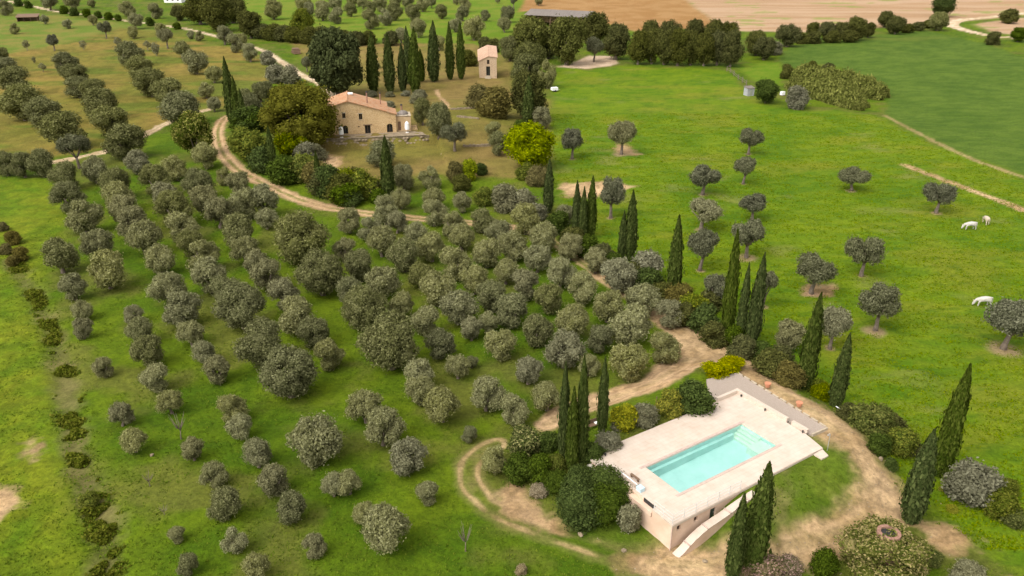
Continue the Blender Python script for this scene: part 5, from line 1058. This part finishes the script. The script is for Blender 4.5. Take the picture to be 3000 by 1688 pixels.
# ------------------------------------------------------------------ grazing cows
def cow(x, y, rz, m, label, scale=1.0):
    X, Y, Z = ground(*px('23', x, y))
    J = {'hip':(-.75,0,1.22,.36,.36),'mid':(0,0,1.15,.40,.40),'sho':(.62,0,1.20,.36,.38),'neck':(1.0,0,1.02,.20,.24),'poll':(1.32,0,.62,.15,.17),'muz':(1.50,0,.16,.09,.10),'tail0':(-1.06,0,1.28,.10,.10),'tail1':(-1.16,0,.9,.035,.035),'tail2':(-1.15,0,.5,.05,.05)}
    E = [('hip','mid'),('mid','sho'),('sho','neck'),('neck','poll'),('poll','muz'),('hip','tail0'),('tail0','tail1'),('tail1','tail2')]
    for s, n_ in ((.22,'l'),(-.22,'r')):
        st = .10 if n_ == 'l' else -.12
        J.update({'fa'+n_:(.62+st,s,.78,.14,.14),'fk'+n_:(.64+st*1.6,s,.42,.075,.075),'ff'+n_:(.64+st*1.6,s,.03,.08,.08),
                  'ba'+n_:(-.74,s,.84,.19,.19),'bk'+n_:(-.66-st,s,.58,.10,.10),'bh'+n_:(-.84-st,s,.42,.075,.075),'bf'+n_:(-.80-st,s,.03,.08,.08), 'ear'+n_:(1.26,s*1.1,.70,.05,.03)})
        E += [('sho','fa'+n_),('fa'+n_,'fk'+n_),('fk'+n_,'ff'+n_),('hip','ba'+n_),('ba'+n_,'bk'+n_),('bk'+n_,'bh'+n_),('bh'+n_,'bf'+n_),('poll','ear'+n_)]
    ks = list(J); me = bpy.data.meshes.new('cow'); me.from_pydata([J[k][:3] for k in ks], [(ks.index(a), ks.index(b)) for a, b in E], [])
    o = link_mesh('cow', me, None, (X, Y, Z), rz); o.scale = (scale,)*3; me.materials.append(m)
    sk_ = o.modifiers.new('skin', 'SKIN'); o.modifiers.new('smooth', 'SUBSURF').levels = 2; o.modifiers['smooth'].render_levels = 2; sk_.use_smooth_shade = True
    for i, k in enumerate(ks):
        v = me.skin_vertices[0].data[i]; v.radius = J[k][3:]; v.use_root = (k == 'hip')
    dg = bpy.context.evaluated_depsgraph_get(); m2 = bpy.data.meshes.new_from_object(o.evaluated_get(dg)); o.modifiers.clear(); o.data = m2
    bpy.data.meshes.remove(me)
    if not m2.materials: m2.materials.append(m)
    tag(o, label, 'cow', 'white cows grazing on the pasture')
    hn = MB()
    for s in (1, -1): hn.tube([(1.34,.09*s,.72),(1.36,.24*s,.80),(1.42,.32*s,.92)], [.035,.028,.01], 5)
    h_ = hn.build('horns', M['wood_pale'], o)
cow(2165, 285, R(180), M['hide'], 'white cow grazing head down, left of the pair by the dirt track', 1.0)
cow(2285, 245, R(80), M['hide_warm'], 'cream white cow seen from behind, right of the pair', 1.0)
cow(2265, 860, R(178), M['hide'], 'white cow grazing alone above the largest dark olive', 1.02)

# ------------------------------------------------------------------ odds and ends
def gpx(c_, x, y): return ground(*px(c_, x, y))
d_ = ray(*px('33', 1545, 1155)); X, Y, Z, wm, h = DOME
for q in range(4000):                                   # where that line of sight enters the dome of leaves
    k = 60+q*.02; P_ = (d_[0]*k, d_[1]*k, CAM_H+d_[2]*k)
    if ((P_[0]-X)/(wm*.5))**2+((P_[1]-Y)/(wm*.5))**2+((P_[2]-Z)/(h*.97))**2 < 1: break
we = empty('well', (P_[0]+d_[0]*.5, P_[1]+d_[1]*.5, P_[2]-2.95), 0, 'round brick rimmed opening rising out of the flowering dome shrub', 'well')
n_ = 18
for i in range(n_):
    a0, a1 = 2*math.pi*i/n_+.015, 2*math.pi*(i+1)/n_-.015; v = []
    for z_ in (2.6, 3.15):
        for r_, a_ in ((.64,a0),(.93,a0),(.93,a1),(.64,a1)): v.append((r_*math.cos(a_), r_*math.sin(a_), z_))
    MB().add(v, [(3,2,1,0),(4,5,6,7),(0,1,5,4),(1,2,6,5),(2,3,7,6),(3,0,4,7)]).build('brick', M['brick'], we)
MB().cyl(0,0,-2.0,2.58,.9,.9,n=18).build('shaft', M['brick'], we); MB().cyl(0,0,2.585,2.98,.62,.62,n=18).build('dark_inside', M['black'], we)  # black plug stands for the shaded inside of the opening
A0 = gpx('33', 1150, 197); B0 = gpx('33', 1377, 352)
pl = MB().tube([(A0[0],A0[1],A0[2]+.35),(B0[0],B0[1],B0[2]+.35)], .06, 6).build('white_pole', M['white'], None); tag(pl, 'long white pole lying along the verge of the pool road', 'pole')
# fence at the upper pasture edge
fe = empty('wooden_fence', (0, 0, 0), 0, 'short weathered post and rail fence at the top of the pasture', 'fence')
pts = [gpx('13', x, y) for x, y in ((333,540),(358,550),(385,575),(418,605),(450,625),(480,645))]
for q in pts: MB().cyl(q[0],q[1],q[2]-.3,q[2]+1.9,.14,.12,n=6).build('post', M['bark'], fe)
for a, b in zip(pts[:-1], pts[1:]):
    for z_ in (.7, 1.3): MB().tube([(a[0],a[1],a[2]+z_),(b[0],b[1],b[2]+z_)], .07, 5).build('rail', M['bark'], fe)
q = gpx('13', 512, 725); sh = empty('shed', q, .3, 'small grey metal hut at the end of the wooden fence', 'shed')
MB().box(-1.2,0,-.2,1.2,2.2,2.3).build('wall', M['grey_paint'], sh); MB().add([(-1.4,-.2,2.31),(1.4,-.2,2.31),(1.4,2.4,2.7),(-1.4,2.4,2.7),(-1.4,-.2,2.4),(1.4,-.2,2.4),(1.4,2.4,2.8),(-1.4,2.4,2.8)], [(3,2,1,0),(4,5,6,7),(0,1,5,4),(1,2,6,5),(2,3,7,6),(3,0,4,7)]).build('roof', M['sheet_metal'], sh)
MB().box(-.4,-.06,-.2,.4,-.004,1.8).build('door', M['steel'], sh)
q = gpx('13', 752, 720); tk = empty('water_tank', q, .4, 'small white water tank beside the dark round tree', 'tank')
MB().box(-.6,-.5,.15,.6,.5,1.2).build('body', M['white'], tk); MB().cyl(0,0,1.201,1.32,.2,n=10).build('cap', M['grey_paint'], tk); MB().box(-.7,-.6,0,.7,.6,.149).build('pallet', M['wood'], tk)
q = gpx('12', 1608, 692); tk = empty('white_trailer', q, .4, 'small white trailer standing at the pasture edge by the evergreens', 'trailer')
MB().box(-1.0,-.7,.5,1.0,.7,1.35).build('body', M['white'], tk); MB().box(-.95,-.65,1.351,.95,.65,1.43).build('lid', M['canvas'], tk)
for s in (-1, 1): MB().tube([(0,.72*s,.35),(0,.85*s,.35)], .33, 10).build('wheel', M['black'], tk)
MB().box(1.001,-.05,.5,2.0,.05,.58).build('drawbar', M['steel'], tk)
a = gpx('11', 2200, 385); b = gpx('11', 2270, 425); lg = empty('log_pile', ((a[0]+b[0])/2,(a[1]+b[1])/2,(a[2]+b[2])/2), math.atan2(b[1]-a[1], b[0]-a[0]), 'dark stack of logs beside the upper driveway', 'log pile')
me = MB().tube([(-1.3,0,0),(1.3,0,0)], .32, 8).mesh('log', M['wood'])
for r_ in range(4):
    for i in range(8-r_):
        o = link_mesh('log', me, lg, ((i-(7-r_)/2)*.62, rr.uniform(-.15,.15), .3+.54*r_), R(90)); o.scale = (rr.uniform(.85,1.1), 1, 1)
q = gpx('32', 2392, 200); sb_ = MB(); sb_.box(-.25,-.5,0,.25,.5,.75); o = sb_.build('stone_block', M['rock_pale'], None, loc=(q[0], q[1], q[2]-.05)); o.rotation_euler = (.15,.1,.9); tag(o, 'pale upright stone block left of the bright yellow shrub', 'stone')
q = gpx('32', 2370, 160); o = MB().cyl(q[0],q[1],q[2]-.1,q[2]+1.0,.06,n=6).build('marker_post', M['wood'], None); tag(o, 'short dark post beside the pale stone block', 'post')
q = gpx('32', 1890, 340); gb = empty('garden_bench', q, .5, 'dark wooden garden bench between the cypress cluster and the single cypress', 'bench')
MB().box(-.7,-.25,.40,.7,.25,.46).build('seat', M['wood'], gb); MB().box(-.7,.251,.40,.7,.30,.95).build('backrest', M['wood'], gb)
for sx in (-.6, .6):
    for sy in (-.2, .2): MB().box(sx-.04,sy-.04,0,sx+.04,sy+.04,.399).build('leg', M['wood'], gb)
MB().box(.3,-.2,.461,.65,.2,.6).build('cushion', M['canvas'], gb)
# pale boulders under the terrace corner and along the road
for i, (c_, x, y, r_, lab) in enumerate([('32',1880,640,.55,'pale boulder under the left corner of the pool terrace, upper one'),('32',1920,665,.5,'pale boulder under the left corner of the pool terrace, lower one'),('32',2170,845,.4,'pale rock against the ledge wall, upper one'),('32',2205,890,.42,'pale rock against the ledge wall, lower one'),
    ('32',1800,1145,.34,'pale stone on the sandy bank'),('32',2125,1255,.3,'pale stone beside the wheel tracks'),('33',1490,575,.34,'pale stone by the small round bush'),('33',170,1340,.28,'pale stone on the road near the flank wall'),('31',1145,545,.3,'reddish stone in the lower left orchard'),('12',762,1168,.45,'pale stone on the garden lawn')]):
    q = gpx(c_, x, y); me = boulder(0,0,0,1,.8,.7,20+i); me.materials.clear(); me.materials.append(M['rock_pale'] if 'boulder' in lab else M['rock']); o = link_mesh('boulder', me, None, (q[0], q[1], q[2]+r_*.3), i*1.3); o.scale = (r_,)*3; tag(o, lab, 'stone')
# loose stones on the verge: too many to count
def pebbles():
    g = np.random.default_rng(9); V = []; Fs = []; o = 0; p, wd = LINE['poolroad']
    for i in range(520):
        j = g.integers(20, len(p)-1); X, Y = p[j]; X += g.normal()*3.2; Y += g.normal()*3.2
        if float(sdf(np.array(X), np.array(Y), DECKW)) < .6 or float(sdf(np.array(X), np.array(Y), REG['pool_lawn'])) < 0: continue
        uu = ((X-DO[0])*math.cos(DA)+(Y-DO[1])*math.sin(DA), -(X-DO[0])*math.sin(DA)+(Y-DO[1])*math.cos(DA))
        if 17.5 < uu[0] < 25 and 1.5 < uu[1] < 16: continue
        r_ = g.uniform(.04, .11); z_ = float(land(X, Y)); k = np.array([(1,0,0),(-.4,.9,0),(-.6,-.8,0),(.1,.1,.7)])*g.uniform(.7,1.2,(4,3))*r_
        V.append(k+[X, Y, z_]); Fs.append(np.array([(0,1,3),(1,2,3),(2,0,3)])+o); o += 4
    tag(link_mesh('verge_stones', np_mesh('verge_stones', np.concatenate(V), np.concatenate(Fs), M['rock'])), 'loose stones scattered along the verge of the pool road', 'stones', None, 'stuff')
pebbles()
finish_ground()
